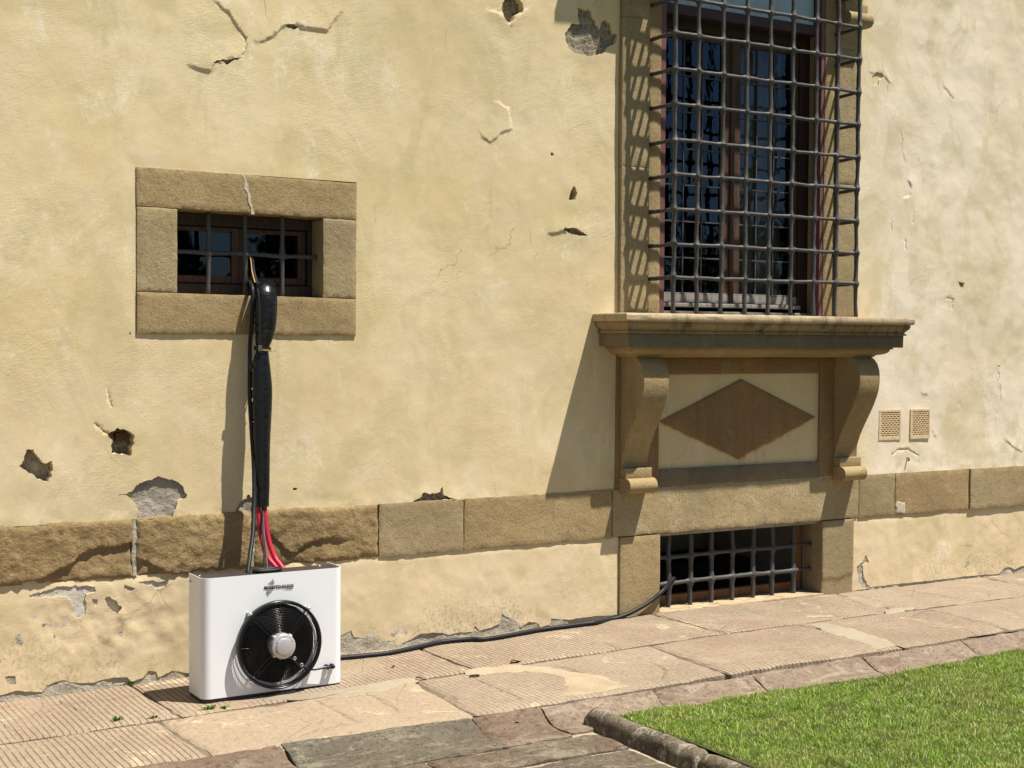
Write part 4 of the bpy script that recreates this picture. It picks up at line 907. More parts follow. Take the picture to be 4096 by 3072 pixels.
# crumbling mortar fillet between pavement edge and gutter
fx = np.arange(.6, 2.95, .010); P = np.stack([fx, edgeY(fx)-.010+.010*fbm(fx, fx*0, 5, 3, 3), zg(fx)*.8-.026+.008*fbm(fx, fx*0, 7, 3, 5)], 1)
mbf = MB(); mbf.tube(P, np.clip(.016+.022*fbm(fx, fx*0, 6, 4, 8, .75), .004, .034), 9, wob=.8, seed=2, flat=.65); mbf.build('mortar_fillet', M['fillet'], gut, True)

# flagstone path left of the lawn
path = mobj('path', [(-3, -1.6, -.070), (3.4, -1.6, -.070), (3.4, -9, -.070), (-3, -9, -.070)], [(0, 3, 2, 1)], M['fillet'], None, False); setp(path, kind='structure')
rows = [(-1.685, -1.905), (-1.925, -2.33), (-2.35, -2.78), (-2.80, -3.3), (-3.32, -3.9), (-3.92, -4.6)]
offs = [2.505, 1.95, 2.7, 2.2, 2.6, 1.8]
for r, (y0, y1) in enumerate(rows):
    xs = [3.325]; x = offs[r]
    if r == 0: xs.append(2.505); x = 1.25
    while x > -1.5: xs.append(x); x -= random.uniform(.75, 1.2)
    xs.append(-2.8)
    for k in range(len(xs)-1):
        b, a = xs[k]-.007, xs[k+1]+.007; j = lambda: random.uniform(-.012, .012)
        z = -.055+random.uniform(-.006, .006)
        slab(path, 'flagstone', [(a, y1+j()), (b, y1+j()), (b, y0+j()), (a, y0+j())], M[random.choice(['flag', 'flag_red', 'flag_red'])], 800+r*20+k, frame=on_ground(z), rough=.008, bev=.010, jag=.012, depth=.06, res=.03 if b > 1 and r < 3 else .08)

# rounded kerb at the end of the lawn
kerb = empty('kerb', (3.40, -2.4, -.06)); setp(kerb, kind='structure')
ky = [-1.535, -2.30, -2.98, -3.8, -4.7, -5.8]
for k in range(len(ky)-1):
    a, b = ky[k]-.004, ky[k+1]+.004; n = max(8, int(abs(b-a)/.022)); V = []; m_ = 14
    for i in range(n+1):
        y = a+(b-a)*i/n; e = min(1.0, min(i, n-i)/1.5+.80)
        for jx in range(m_):
            t = math.pi*jx/(m_-1); cxx = math.cos(t); px_ = 3.385-.050*cxx*(abs(cxx)**-.25 if abs(cxx) > 1e-3 else 1); pz = -.115+.128*(max(0.0, math.sin(t))**.55)*e
            d = .006*float(fbm(px_*1.0+k, y, 9, 3, 9+k))+.006*float(fbm(t*.5, y, 34, 3, 3)); V.append((px_+d*.6*(-cxx), y, pz+d))
    F = [(i*m_+j, i*m_+j+1, (i+1)*m_+j+1, (i+1)*m_+j) for i in range(n) for j in range(m_-1)]+[tuple(range(m_)), tuple(range(n*m_+m_-1, n*m_-1, -1))]
    b_ = MB(); b_.add(V, F); b_.build('kerb_stone', M['kerb'], kerb, True)

# lawn and grass
def lawnY(x): return np.interp(x, [3.4, 3.65, 4.5, 5.1, 5.6, 6.05, 6.6, 13], [-1.60, -1.62, -1.635, -1.63, -1.61, -1.575, -1.55, -1.55])
def lawnZ(x, y): return -.026+.018*np.clip((-1.62-y)/.5, 0, 1)+.008*fbm(x, y, 1.6, 2, 61)
lx = np.concatenate([np.arange(3.46, 9, .06), np.linspace(9, 13, 20)]); ly = np.concatenate([np.linspace(0, 2.4, 41), np.linspace(2.7, 9, 16)])
V = []; 
for t in ly:
    y = lawnY(lx)-t; V.append(np.stack([lx, y, lawnZ(lx, y)], 1))
V = np.concatenate(V); idx = np.arange(len(V)).reshape(len(ly), len(lx)); F = np.stack([idx[:-1, :-1].ravel(), idx[1:, :-1].ravel(), idx[1:, 1:].ravel(), idx[:-1, 1:].ravel()], 1)
lawn = mobj('lawn', V, F.astype(np.int32), M['soil']); setp(lawn, kind='structure')
def blades(n, xr, yr, hmin, hmax, wd, edge=True):
    x = RNG.uniform(*xr, n); y = RNG.uniform(*yr, n); k = y < lawnY(x)+.012*fbm(x, y, 6, 2, 5)
    # thin, trodden spots
    bare = (fbm(x, y, 1.8, 3, 77) > .34) | (fbm(x, y, 7, 3, 78) > .42); k &= ~(bare & (RNG.random(n) < .65))
    x, y = x[k], y[k]; n = len(x); z = lawnZ(x, y)
    h = RNG.uniform(hmin, hmax, n)*np.clip(1+.8*fbm(x, y, 9, 3, 12), .35, 1.7); a = RNG.uniform(0, 2*np.pi, n); lean = RNG.uniform(.15, 1.1, n)*h; la = RNG.uniform(0, 2*np.pi, n); w = wd*RNG.uniform(.6, 1.4, n)
    dx, dy = np.cos(a)*w, np.sin(a)*w; ex, ey = np.cos(la)*lean, np.sin(la)*lean
    p0 = np.stack([x-dx, y-dy, z-.002], 1); p1 = np.stack([x+dx, y+dy, z-.002], 1)
    p2 = np.stack([x-dx*.8+ex*.4, y-dy*.8+ey*.4, z+h*.62], 1); p3 = np.stack([x+dx*.8+ex*.4, y+dy*.8+ey*.4, z+h*.62], 1); p4 = np.stack([x+ex, y+ey, z+h], 1)
    V = np.stack([p0, p1, p2, p3, p4], 1).reshape(-1, 3); b = np.arange(n)[:, None]*5
    F = np.concatenate([b+[0, 1, 3], b+[0, 3, 2], b+[2, 3, 4]]); return V, F
V1, F1 = blades(260000, (3.47, 7.8), (-3.3, -1.5), .007, .018, .0016)
V2, F2 = blades(60000, (3.47, 10), (-5.2, -1.5), .010, .028, .0026)
gr = mobj('grass', np.concatenate([V1, V2]), np.concatenate([F1, F2+len(V1)]).astype(np.int32), M['grass']); setp(gr, 'short mown green grass covering the lawn', 'grass', kind='stuff')

# ------------------------------------------------------------------ AIR CONDITIONER
ac = empty('air_conditioner', (2.345, -.43, -.03)); setp(ac, 'white portable air conditioner with round black fan guard standing on the pavement', 'air conditioner')
AX0, AX1, AYF, AYB, AZ0, AZ1 = 2.008, 2.678, -.532, -.345, -.012, .522
FC = (2.352, .205)
def casing():
    r = .040; path = [(AX0, AYB), (AX0, AYF+r+.004)]+[(AX0+r-r*math.cos(t), AYF+r-r*math.sin(t)) for t in np.linspace(0, math.pi/2, 11)]+[(AX0+r+.004, AYF)]
    pathr = [(2*(AX0+AX1)/2-x, y) for x, y in path][::-1]
    # front sheet with a round opening
    fx0, fx1 = AX0+r+.004, AX1-r-.004; outer = np.array(rect(fx0, fx1, AZ0, AZ1)); th = np.linspace(0, 2*np.pi, 65)[:-1]; hole = np.stack([FC[0]+.178*np.cos(th), FC[1]+.178*np.sin(th)], 1)
    U, T = cdt_sheet(outer, [hole], [])
    b = MB(); b.add([(u, AYF, v) for u, v in U], T); nf = len(b.F)
    for pth in (path, pathr):
        k = len(pth); V = [(x, y, AZ0) for x, y in pth]+[(x, y, AZ1) for x, y in pth]; b.add(V, [(i, i+1, k+i+1, k+i) for i in range(k-1)])
    o = mobj('casing', b.V, b.F, M['ac_white'], ac, True)
    bm = bmesh.new(); bm.from_mesh(o.data); bmesh.ops.remove_doubles(bm, verts=bm.verts, dist=.0005); bmesh.ops.recalc_face_normals(bm, faces=bm.faces)
    bm.to_mesh(o.data); bm.free()
    full = path+pathr; c_ = ((AX0+AX1)/2, AYB); inn = [(x+(.0028 if x < c_[0] else -.0028)*(1 if abs(x-c_[0]) > .05 else 0), y+(.0028 if y < AYF+.03 else 0)) for x, y in full]; k = len(full)
    V = [(x, y, AZ1) for x, y in full]+[(x, y, AZ1) for x, y in inn]+[(x, y, AZ1-.014) for x, y in inn]
    mobj('casing_edge', V, [(i, i+1, k+i+1, k+i) for i in range(k-1)]+[(k+i, k+i+1, 2*k+i+1, 2*k+i) for i in range(k-1)], M['ac_white'], ac, False)
    return o
casing()
def rrect(x0, x1, y0, y1, r):
    pts = [(x0, y1)]+[(x0+r-r*math.cos(t), y0+r-r*math.sin(t)) for t in np.linspace(0, math.pi/2, 6)]+[(x1-r+r*math.sin(t), y0+r-r*math.cos(t)) for t in np.linspace(0, math.pi/2, 6)]+[(x1, y1)]
    return pts
def prism(pts, z0, z1):
    b = MB(); k = len(pts); b.add([(x, y, z0) for x, y in pts]+[(x, y, z1) for x, y in pts], [[i, (i+1) % k, k+(i+1) % k, k+i] for i in range(k)]+[list(range(k))[::-1], list(range(k, 2*k))]); return b
prism(rrect(AX0+.003, AX1-.003, AYF+.003, AYB, .034), AZ1-.022, AZ1-.012).build('top_panel', M['ac_black'], ac)
prism(rrect(AX0+.006, AX1-.006, AYF+.006, AYB, .034), -.034, AZ0+.010).build('base', M['ac_black'], ac)
MB().box(AX0+.004, AX1-.004, AYB-.004, AYB+.004, AZ0+.011, AZ1-.023).build('back_panel', M['ac_black'], ac)
# inside of the fan opening
MYf = Matrix.Translation((FC[0], AYF, FC[1])) @ Matrix.Rotation(math.radians(90), 4, 'X')      # local z -> -Y (towards the viewer)
MB().lathe([(.177, .001), (.172, -.02), (.168, -.10), (.0, -.105)], MYf, 40).build('fan_duct', M['black'], ac, True)
g = MB()
def ring(mb, R_, h, r, n=72, k=6):
    V = []
    for i in range(n):
        a = 2*math.pi*i/n
        for j in range(k):
            t = 2*math.pi*j/k; q = R_+r*math.cos(t); V.append(MYf @ Vector((q*math.cos(a), q*math.sin(a), h+r*math.sin(t))))
    F = [[i*k+j, i*k+(j+1) % k, ((i+1) % n)*k+(j+1) % k, ((i+1) % n)*k+j] for i in range(n) for j in range(k)]; mb.add(V, F)
def dome(R_): return .052-.014*(R_/.19)**4
for i in range(17): R_ = .062+i*.0073; ring(g, R_, dome(R_), .0014)
for h in (.006, .016, .026, .034): ring(g, .192-.0008*(h/.01), h, .0016)
ring(g, .1945, .046, .0045, 80, 8); ring(g, .186, .046, .0025)
g.build('fan_guard', M['wire'], ac, True)
MB().lathe([(.194, .024), (.199, .026), (.200, .036), (.198, .046), (.192, .048), (.189, .046), (.189, .024)], MYf, 72).build('guard_rim', M['wire'], ac, True)
rb = MB()
for a in (47, 133, 227, 313):
    for da in (-3.2, 3.2):
        t = math.radians(a); o = math.radians(a+90); s = .009*(1 if da > 0 else -1)
        P = [MYf @ Vector((R_*math.cos(t)+s*math.cos(o), R_*math.sin(t)+s*math.sin(o), dome(R_)+.003)) for R_ in np.linspace(.048, .196, 8)]
        rb.tube(P, .0021, 6)
for a in (90, 0, 180, 270):
    t = math.radians(a); P = [MYf @ Vector((R_*math.cos(t), R_*math.sin(t), dome(R_)+.003)) for R_ in np.linspace(.146, .194, 5)]; rb.tube(P, .0018, 6)
rb.build('guard_ribs', M['wire'], ac, True)
for a in (47, 133, 227, 313):
    t = math.radians(a); c = (.203*math.cos(t), .203*math.sin(t)); b = MB()
    Mb = MYf @ Matrix.Translation((c[0], c[1], 0)); b.lathe([(.0, .046), (.006, .0455), (.009, .041), (.009, .034), (.0055, .033), (.0055, .0), (.0, .0)], Mb, 14); b.build('guard_bolt', M['chrome'], ac, True)
# blades and hub
for k in range(5):
    a0 = math.radians(20+72*k); V = []; n = 7; m_ = 5
    for i in range(n):
        R_ = .05+i*.019
        for j in range(m_):
            a = a0+(j/(m_-1)-.5)*(.95-.05*i)+.10*i; V.append(MYf @ Vector((R_*math.cos(a), R_*math.sin(a), -.012+.030*(j/(m_-1)-.5)+.004*math.sin(j))))
    F = [(i*m_+j, i*m_+j+1, (i+1)*m_+j+1, (i+1)*m_+j) for i in range(n-1) for j in range(m_-1)]; mobj('fan_blade', V, F, M['black'], ac)
hub = MB().lathe([(.0, .100), (.033, .100), (.037, .098), (.039, .091), (.051, .090), (.055, .087), (.0565, .079), (.0565, .034), (.054, .02), (.0, .02)], MYf, 40).build('motor', M['silver'], ac, auto=38)
for k in range(6):
    a = math.radians(30+60*k); q = MYf @ Matrix.Translation((.041*math.cos(a), .041*math.sin(a), .0885)); MB().lathe([(.0, .003), (.003, .0025), (.0034, .0)], q, 8).build('motor_screw', M['ac_black'], hub, True)
for a in (47, 133, 227, 313):
    t = math.radians(a); q = MYf @ Matrix.Translation((.055*math.cos(t), .055*math.sin(t), .052)); MB().lathe([(.0, .026), (.006, .0255), (.008, .023), (.009, .012), (.009, .0)], q, 12).build('motor_lug', M['silver'], hub, True)
for dx in (-.010, .010):
    q = MYf @ Matrix.Translation((dx+.002, -.052, .058)) @ Matrix.Rotation(math.radians(90), 4, 'X'); MB().lathe([(.0, .014), (.006, .014), (.0075, .012), (.0075, .0)], q, 12).build('cable_gland', M['wire'], hub, True)
def yy(h): return AYF-h
def px_ac(u, v, Y): q = Wp(700+u*.3919, 2200+v*.3919, Y); return (q[0], Y, q[2])
cab = [px_ac(1075, 1100, -.585), px_ac(1130, 1092, -.588), px_ac(1190, 1110, -.590), px_ac(1240, 1150, -.594), px_ac(1300, 1190, -.592), px_ac(1340, 1215, -.575), px_ac(1400, 1222, -.560), px_ac(1470, 1214, -.560), px_ac(1530, 1202, -.562), px_ac(1580, 1195, -.560), px_ac(1600, 1184, -.545), px_ac(1600, 1180, -.53)]
def smooth_path(P, n=6):
    P = np.array(P, float); out = []
    for i in range(len(P)-1):
        p0, p1, p2, p3 = P[max(i-1, 0)], P[i], P[i+1], P[min(i+2, len(P)-1)]
        for t in np.linspace(0, 1, n, endpoint=False):
            out.append(.5*((2*p1)+(-p0+p2)*t+(2*p0-5*p1+4*p2-p3)*t*t+(-p0+3*p1-3*p2+p3)*t**3))
    out.append(P[-1]); return np.array(out)
MB().tube(smooth_path(cab), .0042, 8).build('fan_cable', M['rubber'], ac, True)
for u_, v_ in ((1540, 1190), (1595, 1182)):
    p = px_ac(u_, v_, AYF); q = Matrix.Translation(p) @ Matrix.Rotation(math.radians(90), 4, 'X'); MB().lathe([(.0, .030), (.007, .029), (.0095, .024), (.0095, .012), (.012, .011), (.012, .0)], q, 14).build('cable_gland', M['wire'], ac, True)
for u_, v_, Y in ((1222, 1105, -.594), (1293, 1172, -.596), (1430, 1220, -.560), (1532, 1203, -.562)):
    p = px_ac(u_, v_, Y); b = MB(); b.tube([(p[0]+.006*math.cos(t), p[1]-.001, p[2]+.007*math.sin(t)) for t in np.linspace(0, 2*math.pi, 13)], .0012, 5, False); b.build('cable_tie', M['tiewhite'], ac, True)
# ring of padded black tube on top where the cables enter
t = np.linspace(0, 2*math.pi, 41); MB().tube([(2.352+.062*math.copysign(abs(math.cos(a))**.7, math.cos(a)), -.415+.024*math.sin(a), AZ1-.004) for a in t], .0095, 8, False).build('cable_grommet', M['rubber'], ac, True)
for x, y, z in ((AX0-.0016, AYB+.02-.03, .492),):
    q = Matrix.Translation((AX0-.0015, -.372, .490)) @ Matrix.Rotation(math.radians(-90), 4, 'Y'); MB().lathe([(.0, .001), (.0045, .0008), (.005, 0)], q, 10).build('screw_hole', M['black'], ac)
for x in (AX0+.04, AX1-.05):
    q = Matrix.Translation((x, -.372, AZ1-.012)); MB().lathe([(.0, .004), (.004, .0035), (.005, 0)], q, 10).build('panel_screw', M['chrome'], ac, True)
# printed logo
def text(s, size, x, z, bold=.0, y=AYF-.0022, shear=0.0, width=None):
    cu = bpy.data.curves.new('t', 'FONT'); cu.body = s; cu.size = size; cu.offset = bold; cu.space_character = 1.02; cu.extrude = .0002
    to = bpy.data.objects.new('t', cu); C.objects.link(to); bpy.context.view_layer.update()
    me = bpy.data.meshes.new_from_object(to.evaluated_get(bpy.context.evaluated_depsgraph_get())); bpy.data.objects.remove(to)
    co = np.empty(len(me.vertices)*3); me.vertices.foreach_get('co', co); co = co.reshape(-1, 3); w = np.ptp(co[:, 0])
    k = width/w if width else 1.0
    F = [tuple(p.vertices) for p in me.polygons]; V = np.stack([x+(co[:, 0]-co[:, 0].min())*k, y-co[:, 2], z+co[:, 1]], 1); bpy.data.meshes.remove(me); return V, F
lg = MB(); LX0, LX1 = 2.292, 2.432
V, F = text('PROGETTO',   .0195, LX0, .4518, .0010, width=.075); lg.add(V, F)
V, F = text('NOLEGGI',   .0195, LX0+.0775, .4518, .0007, width=.062); lg.add(V, F)
V, F = text('by', .006, LX1-.043, .4435, .0, width=.005); lg.add(V, F)
lg.box(LX1-.034, LX1-.004, AYF-.0024, AYF-.0018, .4444, .4470)
for k, (dx, z0, z1) in enumerate([(-.004, .4735, .4795), (.001, .472, .484), (.006, .4705, .489), (.011, .470, .4975), (.016, .4705, .489), (.021, .472, .484)]):
    x = LX0+.022+dx; sl = .10
    lg.add([(x, AYF-.0022, z0), (x+.0024, AYF-.0022, z0), (x+.0024+(z1-z0)*.27, AYF-.0022, z1), (x+(z1-z0)*.27, AYF-.0022, z1)], [(0, 1, 2, 3)])
for k, (dx, z0, z1) in enumerate([(-.006, .444, .4325), (-.001, .446, .428), (.004, .447, .4205), (.009, .447, .428), (.014, .446, .434), (.019, .445, .4395)]):
    x = LX0+.0175+dx; l = z0-z1
    lg.add([(x, AYF-.0022, z0), (x+.0024, AYF-.0022, z0), (x+.0024-l*.27, AYF-.0022, z1), (x-l*.27, AYF-.0022, z1)], [(0, 1, 2, 3)])
lgo = mobj('printed_logo', lg.V, lg.F, M['print'], ac, False)

# ------------------------------------------------------------------ HOSE BUNDLE IN ITS SLEEVE, CABLES
R7 = lambda u, v, Y: tuple(Wp(850+u*.784, 1050+v*.784, Y))
hb = empty('hose_sleeve', (2.45, -.12, .77)); setp(hb, 'black plastic sleeve of hoses hanging from the small barred window', 'sleeve')
ctl = [ # pixel u, v, half width px, Y centre, depth ratio
 (262, 128, 42, .13, .55), (265, 112, 46, .05, .55), (269, 118, 49, -.015, .6), (272, 140, 51, -.062, .7), (274, 170, 53, -.083, .75), (274, 210, 54, -.088, .8), (273, 270, 53, -.090, .8), (270, 330, 50, -.090, .8), (264, 380, 43, -.092, .85), (258, 415, 35, -.094, .9), (255, 440, 30, -.095, .95), (251, 462, 33, -.096, .95), (248, 500, 40, -.098, .85), (248, 540, 44, -.100, .8), (250, 600, 47, -.103, .75),
 (252, 660, 48, -.106, .75), (252, 740, 46, -.109, .75), (252, 820, 44, -.112, .75), (252, 900, 42, -.115, .78), (252, 980, 40, -.118, .78), (252, 1060, 39, -.121, .8), (253, 1140, 36, -.124, .8), (252, 1210, 34, -.127, .8), (252, 1245, 34, -.128, .8)]
pts = [R7(u_, v_, Y) for u_, v_, w_, Y, d_ in ctl]; hwid = [abs(R7(u_+w_, v_, Y)[0]-R7(u_, v_, Y)[0]) for u_, v_, w_, Y, d_ in ctl]
sp = smooth_path(pts, 12); st = np.interp(np.linspace(0, len(ctl)-1, len(sp)), range(len(ctl)), hwid); dr = np.interp(np.linspace(0, len(ctl)-1, len(sp)), range(len(ctl)), [c[4] for c in ctl])
V = []; n = 44; T = np.gradient(sp, axis=0); T /= np.linalg.norm(T, axis=1)[:, None]
cum = np.concatenate([[0], np.cumsum(np.linalg.norm(np.diff(sp, axis=0), axis=1))])
folds = [(random.uniform(.12, cum[-1]), random.uniform(3.2, 6.2), random.uniform(.005, .012), random.uniform(.06, .16), random.uniform(-.05, .05)) for _ in range(34)]+[(.46+d_, random.uniform(0, 6), .008, .10, .02) for d_ in (-.05, -.03, .03, .05)]
for i in range(len(sp)):
    u_ = np.array([1.0, 0, 0]); u_ = u_-T[i]*(u_@T[i]); u_ /= np.linalg.norm(u_); w_ = np.cross(T[i], u_)
    for j in range(n):
        a = 2*math.pi*j/n; ca, sa = math.cos(a), math.sin(a)
        wr = 1.03+.06*float(fbm(ca*1.1+3, cum[i]*6+sa*1.1, 1.0, 2, 15))
        for (fs, fa, fw, fd, sl) in folds: wr -= fd*math.exp(-((cum[i]-fs-sl*math.sin(a-fa))/fw)**2)*max(0, math.cos((a-fa)*.5))**2
        V.append(sp[i]+u_*ca*st[i]*wr+w_*sa*st[i]*dr[i]*wr)
F = [(i*n+j, i*n+(j+1) % n, (i+1)*n+(j+1) % n, (i+1)*n+j) for i in range(len(sp)-1) for j in range(n)]
so = mobj('sleeve', V, F, M['sleeve'], hb); md = so.modifiers.new('s', 'SUBSURF'); md.levels = 1; md.render_levels = 1
# webbing strap: hung from the bar, down the left edge and round the waist of the sleeve
q = [(2.447, .070, 1.992), (2.450, .055, 1.95), (2.446, .03, 1.90), (2.438, -.03, 1.845)]
def ribbon(P, w, wdir):
    P = np.array(P, float); V = []; wd = np.array(wdir, float); wd /= np.linalg.norm(wd)
    for p in P: V += [p-wd*w/2, p+wd*w/2]
    return V, [(2*i, 2*i+1, 2*i+3, 2*i+2) for i in range(len(P)-1)]
V, F = ribbon(smooth_path(q), .006, (1, .3, 0)); mobj('strap', V, F, M['yellow'], hb)
V, F = ribbon(smooth_path([(x+.012, y+.003, z) for x, y, z in q]+[(2.430, -.10, 1.80), (2.4275, -.125, 1.70), (2.4275, -.125, 1.58), (2.43, -.125, 1.53)]), .012, (1, .4, 0)); mobj('strap', V, F, M['rubber'], hb)
wc = R7(255, 440, -.095); tt = np.linspace(0, 2*math.pi, 25)
V, F = ribbon([(wc[0]+.041*math.cos(a), wc[1]+.040*math.sin(a), wc[2]-.004*math.cos(a)) for a in tt], .020, (0, 0, 1)); mobj('strap', V, F, M['rubber'], hb)
V, F = ribbon([(wc[0]+.0418*math.cos(a), wc[1]+.0408*math.sin(a), wc[2]-.006-.004*math.cos(a)) for a in np.linspace(-2.0, -.3, 12)], .007, (0, 0, 1)); mobj('strap', V, F, M['yellow'], hb)
MB().box(wc[0]-.038, wc[0]-.018, wc[1]-.045, wc[1]-.036, wc[2]-.012, wc[2]+.016, .002).build('strap_buckle', M['iron_dark'], hb)
MB().box(wc[0]+.036, wc[0]+.062, wc[1]-.022, wc[1]-.019, wc[2]-.014, wc[2]-.002, .0005).build('strap_end', M['filler'], hb)
# hoses and wires below the sleeve
for k, (pp, r, mt) in enumerate([
  ([(238, 1225, -.128), (234, 1260, -.13), (240, 1330, -.145), (255, 1420, -.17), (280, 1500, -.20), (320, 1552, -.235), (345, 1590, -.25), (360, 1640, -.25)], .0125, 'hose'),
  ([(266, 1225, -.128), (266, 1260, -.13), (273, 1340, -.145), (290, 1430, -.17), (318, 1505, -.20), (350, 1548, -.235), (372, 1585, -.255), (385, 1640, -.255)], .0125, 'hose'),
  ([(252, 1225, -.14), (253, 1260, -.145), (254, 1350, -.18), (262, 1450, -.26), (264, 1540, -.36), (266, 1572, -.41)], .0045, 'rubber'),
  ([(258, 1225, -.14), (259, 1270, -.145), (262, 1360, -.19), (272, 1460, -.28), (278, 1540, -.37), (280, 1568, -.41)], .0042, 'iron')]):
    MB().tube(smooth_path([R7(*a) for a in pp]), r, 10).build('hose' if mt == 'hose' else 'wire', M[mt], hb, True)
pc = empty('power_cable', (2.40, -.36, .52)); setp(pc, 'thin black cable running down beside the hanging plastic sleeve', 'cable')
cp = [(188, 118, .13), (186, 100, .05), (192, 105, .0), (203, 130, -.055), (206, 180, -.072), (203, 260, -.075), (198, 340, -.078), (191, 430, -.080), (190, 560, -.085), (191, 700, -.09), (197, 820, -.095), (205, 940, -.105), (211, 1040, -.12), (213, 1140, -.145), (211, 1260, -.19), (205, 1390, -.26), (192, 1490, -.32), (183, 1560, -.375), (181, 1588, -.40)]
MB().tube(smooth_path([R7(*a) for a in cp]), .0105, 10, wob=.04).build('cable', M['rubber'], pc, True)
gc = empty('ground_cable', (3.6, -.08, 0)); setp(gc, 'black cable lying along the wall foot up to the basement window grille', 'cable')
gp = []
for u_, v_ in [(60, 968), (105, 963), (250, 950), (400, 933), (520, 910), (640, 883), (740, 862), (850, 850), (930, 846), (1000, 846), (1120, 828), (1240, 807), (1340, 788), (1440, 774), (1540, 762), (1640, 748), (1720, 738)]:
    p = Gp(1300+u_*S1, 2022+v_*S1, 0.0); z = float(zg(p[0]))+.012; p = Gp(1300+u_*S1, 2022+v_*S1, z); gp.append((p[0], min(p[1], -.02), z))
for u_, v_, Y in [(1800, 722, -.05), (1880, 700, -.05), (1950, 668, -.048), (2020, 630, -.045), (2080, 588, -.042), (2120, 552, -.038), (2150, 520, -.015), (2178, 488, .04), (2196, 466, .07), (2206, 462, .10), (2208, 475, .15)]:
    p = Wp(1300+u_*S1, 2022+v_*S1, Y); gp.append(tuple(p))
MB().tube(smooth_path(gp), .0125, 10, wob=.04).build('cable', M['rubber'], gc, True)

# ------------------------------------------------------------------ SMALL THINGS
def weed(px, py, n, h, label):
    p = Gp(px, py, 0); z = float(zg(p[0])); p = Gp(px, py, z); V = []; F = []
    for k in range(n):
        a = random.uniform(0, 6.28); L = h*random.uniform(.5, 1.2); w = .0035*random.uniform(.7, 1.5); bx, by = p[0]+random.gauss(0, h*.45), p[1]+random.gauss(0, h*.12); el = random.uniform(.2, 1.2)
        dx, dy, dz = math.cos(a)*math.cos(el)*L, math.sin(a)*math.cos(el)*L, math.sin(el)*L; nx, ny = -math.sin(a)*w, math.cos(a)*w; b = len(V)
        V += [(bx, by, z-.004), (bx+dx*.5+nx, by+dy*.5+ny, z+dz*.6), (bx+dx, by+dy, z+dz*.85), (bx+dx*.5-nx, by+dy*.5-ny, z+dz*.6)]; F.append((b, b+1, b+2, b+3))
    o = mobj('weed_tuft', V, F, M['weed'], None, False); setp(o, label, 'weed', 'weeds in the paving joints')
weed(468, 2882, 45, .026, 'green weed in the open joint left of the air conditioner')
weed(516, 2738, 30, .026, 'small weed at the wall foot left of the air conditioner')
weed(838, 2836, 45, .026, 'green weed in the paving in front of the air conditioner corner')
weed(900, 2832, 20, .02, 'smaller of two weeds before the air conditioner')
weed(612, 2872, 26, .02, 'low weed in the cracked joint nearest the broken slab corner')
def leaf(px, py, L, rot, label, kind):
    p = Gp(px, py, 0); z = float(zg(p[0])) if p[1] > -1.3 else -.055; p = Gp(px, py, z+.004); V = []; F = []; n = 7
    for i in range(n):
        t = i/(n-1); w = L*.22*math.sin(math.pi*min(.96, max(.04, t)))+.0008
        for s in (-1, 0, 1):
            x = (t-.5)*L; y = s*w; V.append((p[0]+x*math.cos(rot)-y*math.sin(rot), p[1]+x*math.sin(rot)+y*math.cos(rot), z+.004+abs(s)*.006+.006*math.sin(t*5)))
    for i in range(n-1):
        for j in range(2): F.append((i*3+j, i*3+j+1, i*3+j+4, i*3+j+3))
    o = mobj(kind, V, F, M['leaf'], None, True); setp(o, label, 'leaf', 'dry leaves on the paving')
leaf(1300+1205*S1, 2022+988*S1, .07, .2, 'dry brown leaf on the grooved paving below the ground cable', 'dry_leaf')
leaf(1300+605*S1, 2022+1097*S1, .05, -.5, 'reddish leaf in the long paving joint right of the air conditioner', 'dry_leaf')
leaf(1300+430*S1, 2022+1020*S1, .035, .9, 'tiny leaf on the paving nearest the air conditioner', 'dry_leaf')
leaf(1300+1215*S1, 2022+1380*S1, .045, .1, 'dark drain hole spot, leaf-shaped, in the rust coloured gutter stone', 'dry_leaf')  # leaf mesh standing in for the dark drain hole
p = Gp(1300+945*S1, 2022+1078*S1, .004); z = float(zg(p[0]))+.003; p = Gp(1300+945*S1, 2022+1078*S1, z)
o = MB().tube([(p[0]+.024*math.cos(a), p[1]+.013*math.sin(a), z+.002) for a in np.linspace(0, 6.283, 19)], .0032, 6, False).build('rubber_ring', M['rubber'], None, True); setp(o, 'small black rubber ring lying on the paving', 'ring')

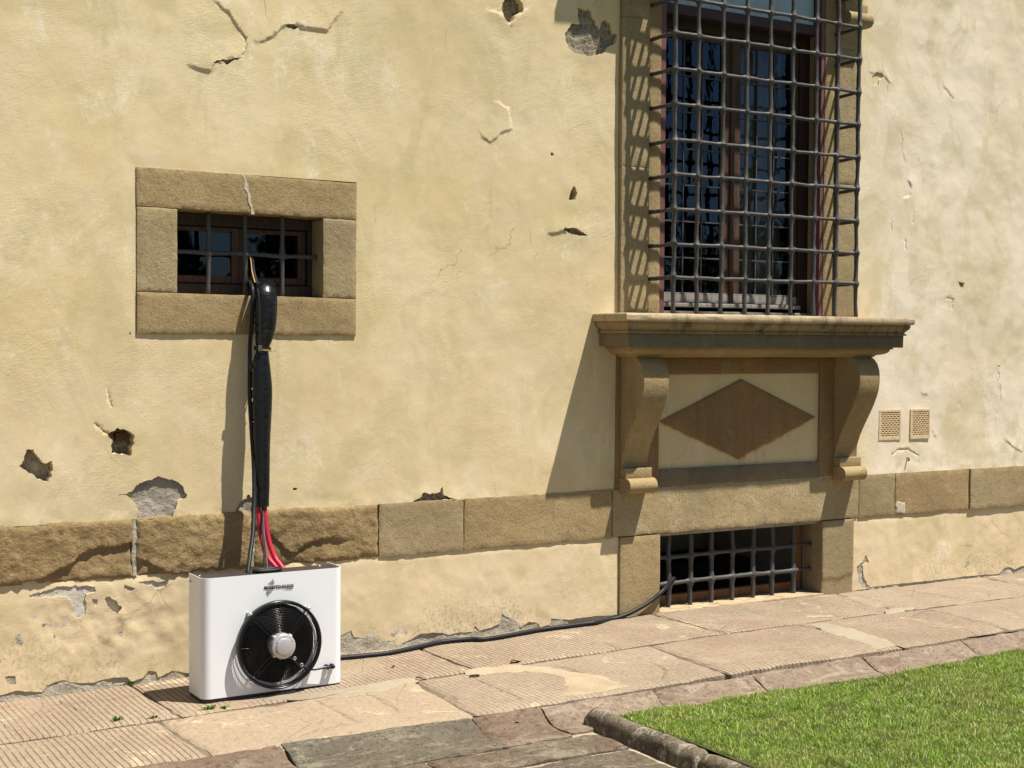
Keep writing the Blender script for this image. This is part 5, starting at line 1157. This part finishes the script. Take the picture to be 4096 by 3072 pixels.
# ------------------------------------------------------------------ TREES ACROSS THE GARDEN (seen in the window panes)
def tree(x, y, h, w, cone, label, seed):
    r = np.random.default_rng(seed); t = empty('garden_tree', (x, y, -.14)); setp(t, label, 'tree', 'trees across the garden')
    MB().tube([(x, y, -.14), (x+.05, y, h*.3), (x-.03, y+.04, h*.6), (x, y, h*.92)], [.16, .13, .08, .02], 8).build('trunk', M['bark'], t, True)
    n = 5200; zt = r.random(n)**(.8 if cone else .6); rad = (1-zt)**.75*w if cone else w*np.sqrt(np.clip(1-(zt*2-1)**2, .02, 1))
    a = r.uniform(0, 2*np.pi, n); cl = .75+.35*np.sin(a*3+zt*9+seed)+.18*np.sin(a*7-zt*17); rr = rad*cl*np.sqrt(r.uniform(.25, 1, n))
    P = np.stack([x+rr*np.cos(a), y+rr*np.sin(a), h*.10+zt*h*.92], 1); s = r.uniform(.08, .17, n)[:, None]
    d1 = r.normal(size=(n, 3)); d1 /= np.linalg.norm(d1, axis=1)[:, None]; d2 = np.cross(d1, r.normal(size=(n, 3))); d2 /= np.linalg.norm(d2, axis=1)[:, None]
    V = np.stack([P-d1*s, P+d2*s*.5, P+d1*s, P-d2*s*.5], 1).reshape(-1, 3); F = (np.arange(n)[:, None]*4+[0, 1, 2, 3]).astype(np.int32); mobj('crown', V, F, M['tree_leaf'], t, False)
tl = [(11.2, -29, 4.6, 1.5, 1, 'dark conical tree leftmost of the row across the garden'), (14.6, -28, 4.2, 2.0, 0, 'low rounded evergreen beside the leftmost conical tree'), (18.0, -31, 4.9, 2.2, 0, 'broad evergreen second rounded tree of the garden row'),
      (22.5, -27, 5.4, 2.3, 0, 'large rounded evergreen in the middle of the garden row'), (26.0, -29, 5.9, 1.6, 1, 'tall conical tree right of the garden row middle'), (29.0, -28, 5.2, 2.2, 0, 'rounded evergreen between the two right conical trees'),
      (32.5, -30, 6.4, 1.7, 1, 'tallest conical tree near the right end of the garden row'), (36.5, -28, 5.0, 2.4, 0, 'rounded evergreen at the right end of the garden row')]
for k, a in enumerate(tl): tree(*a, seed=k+3)
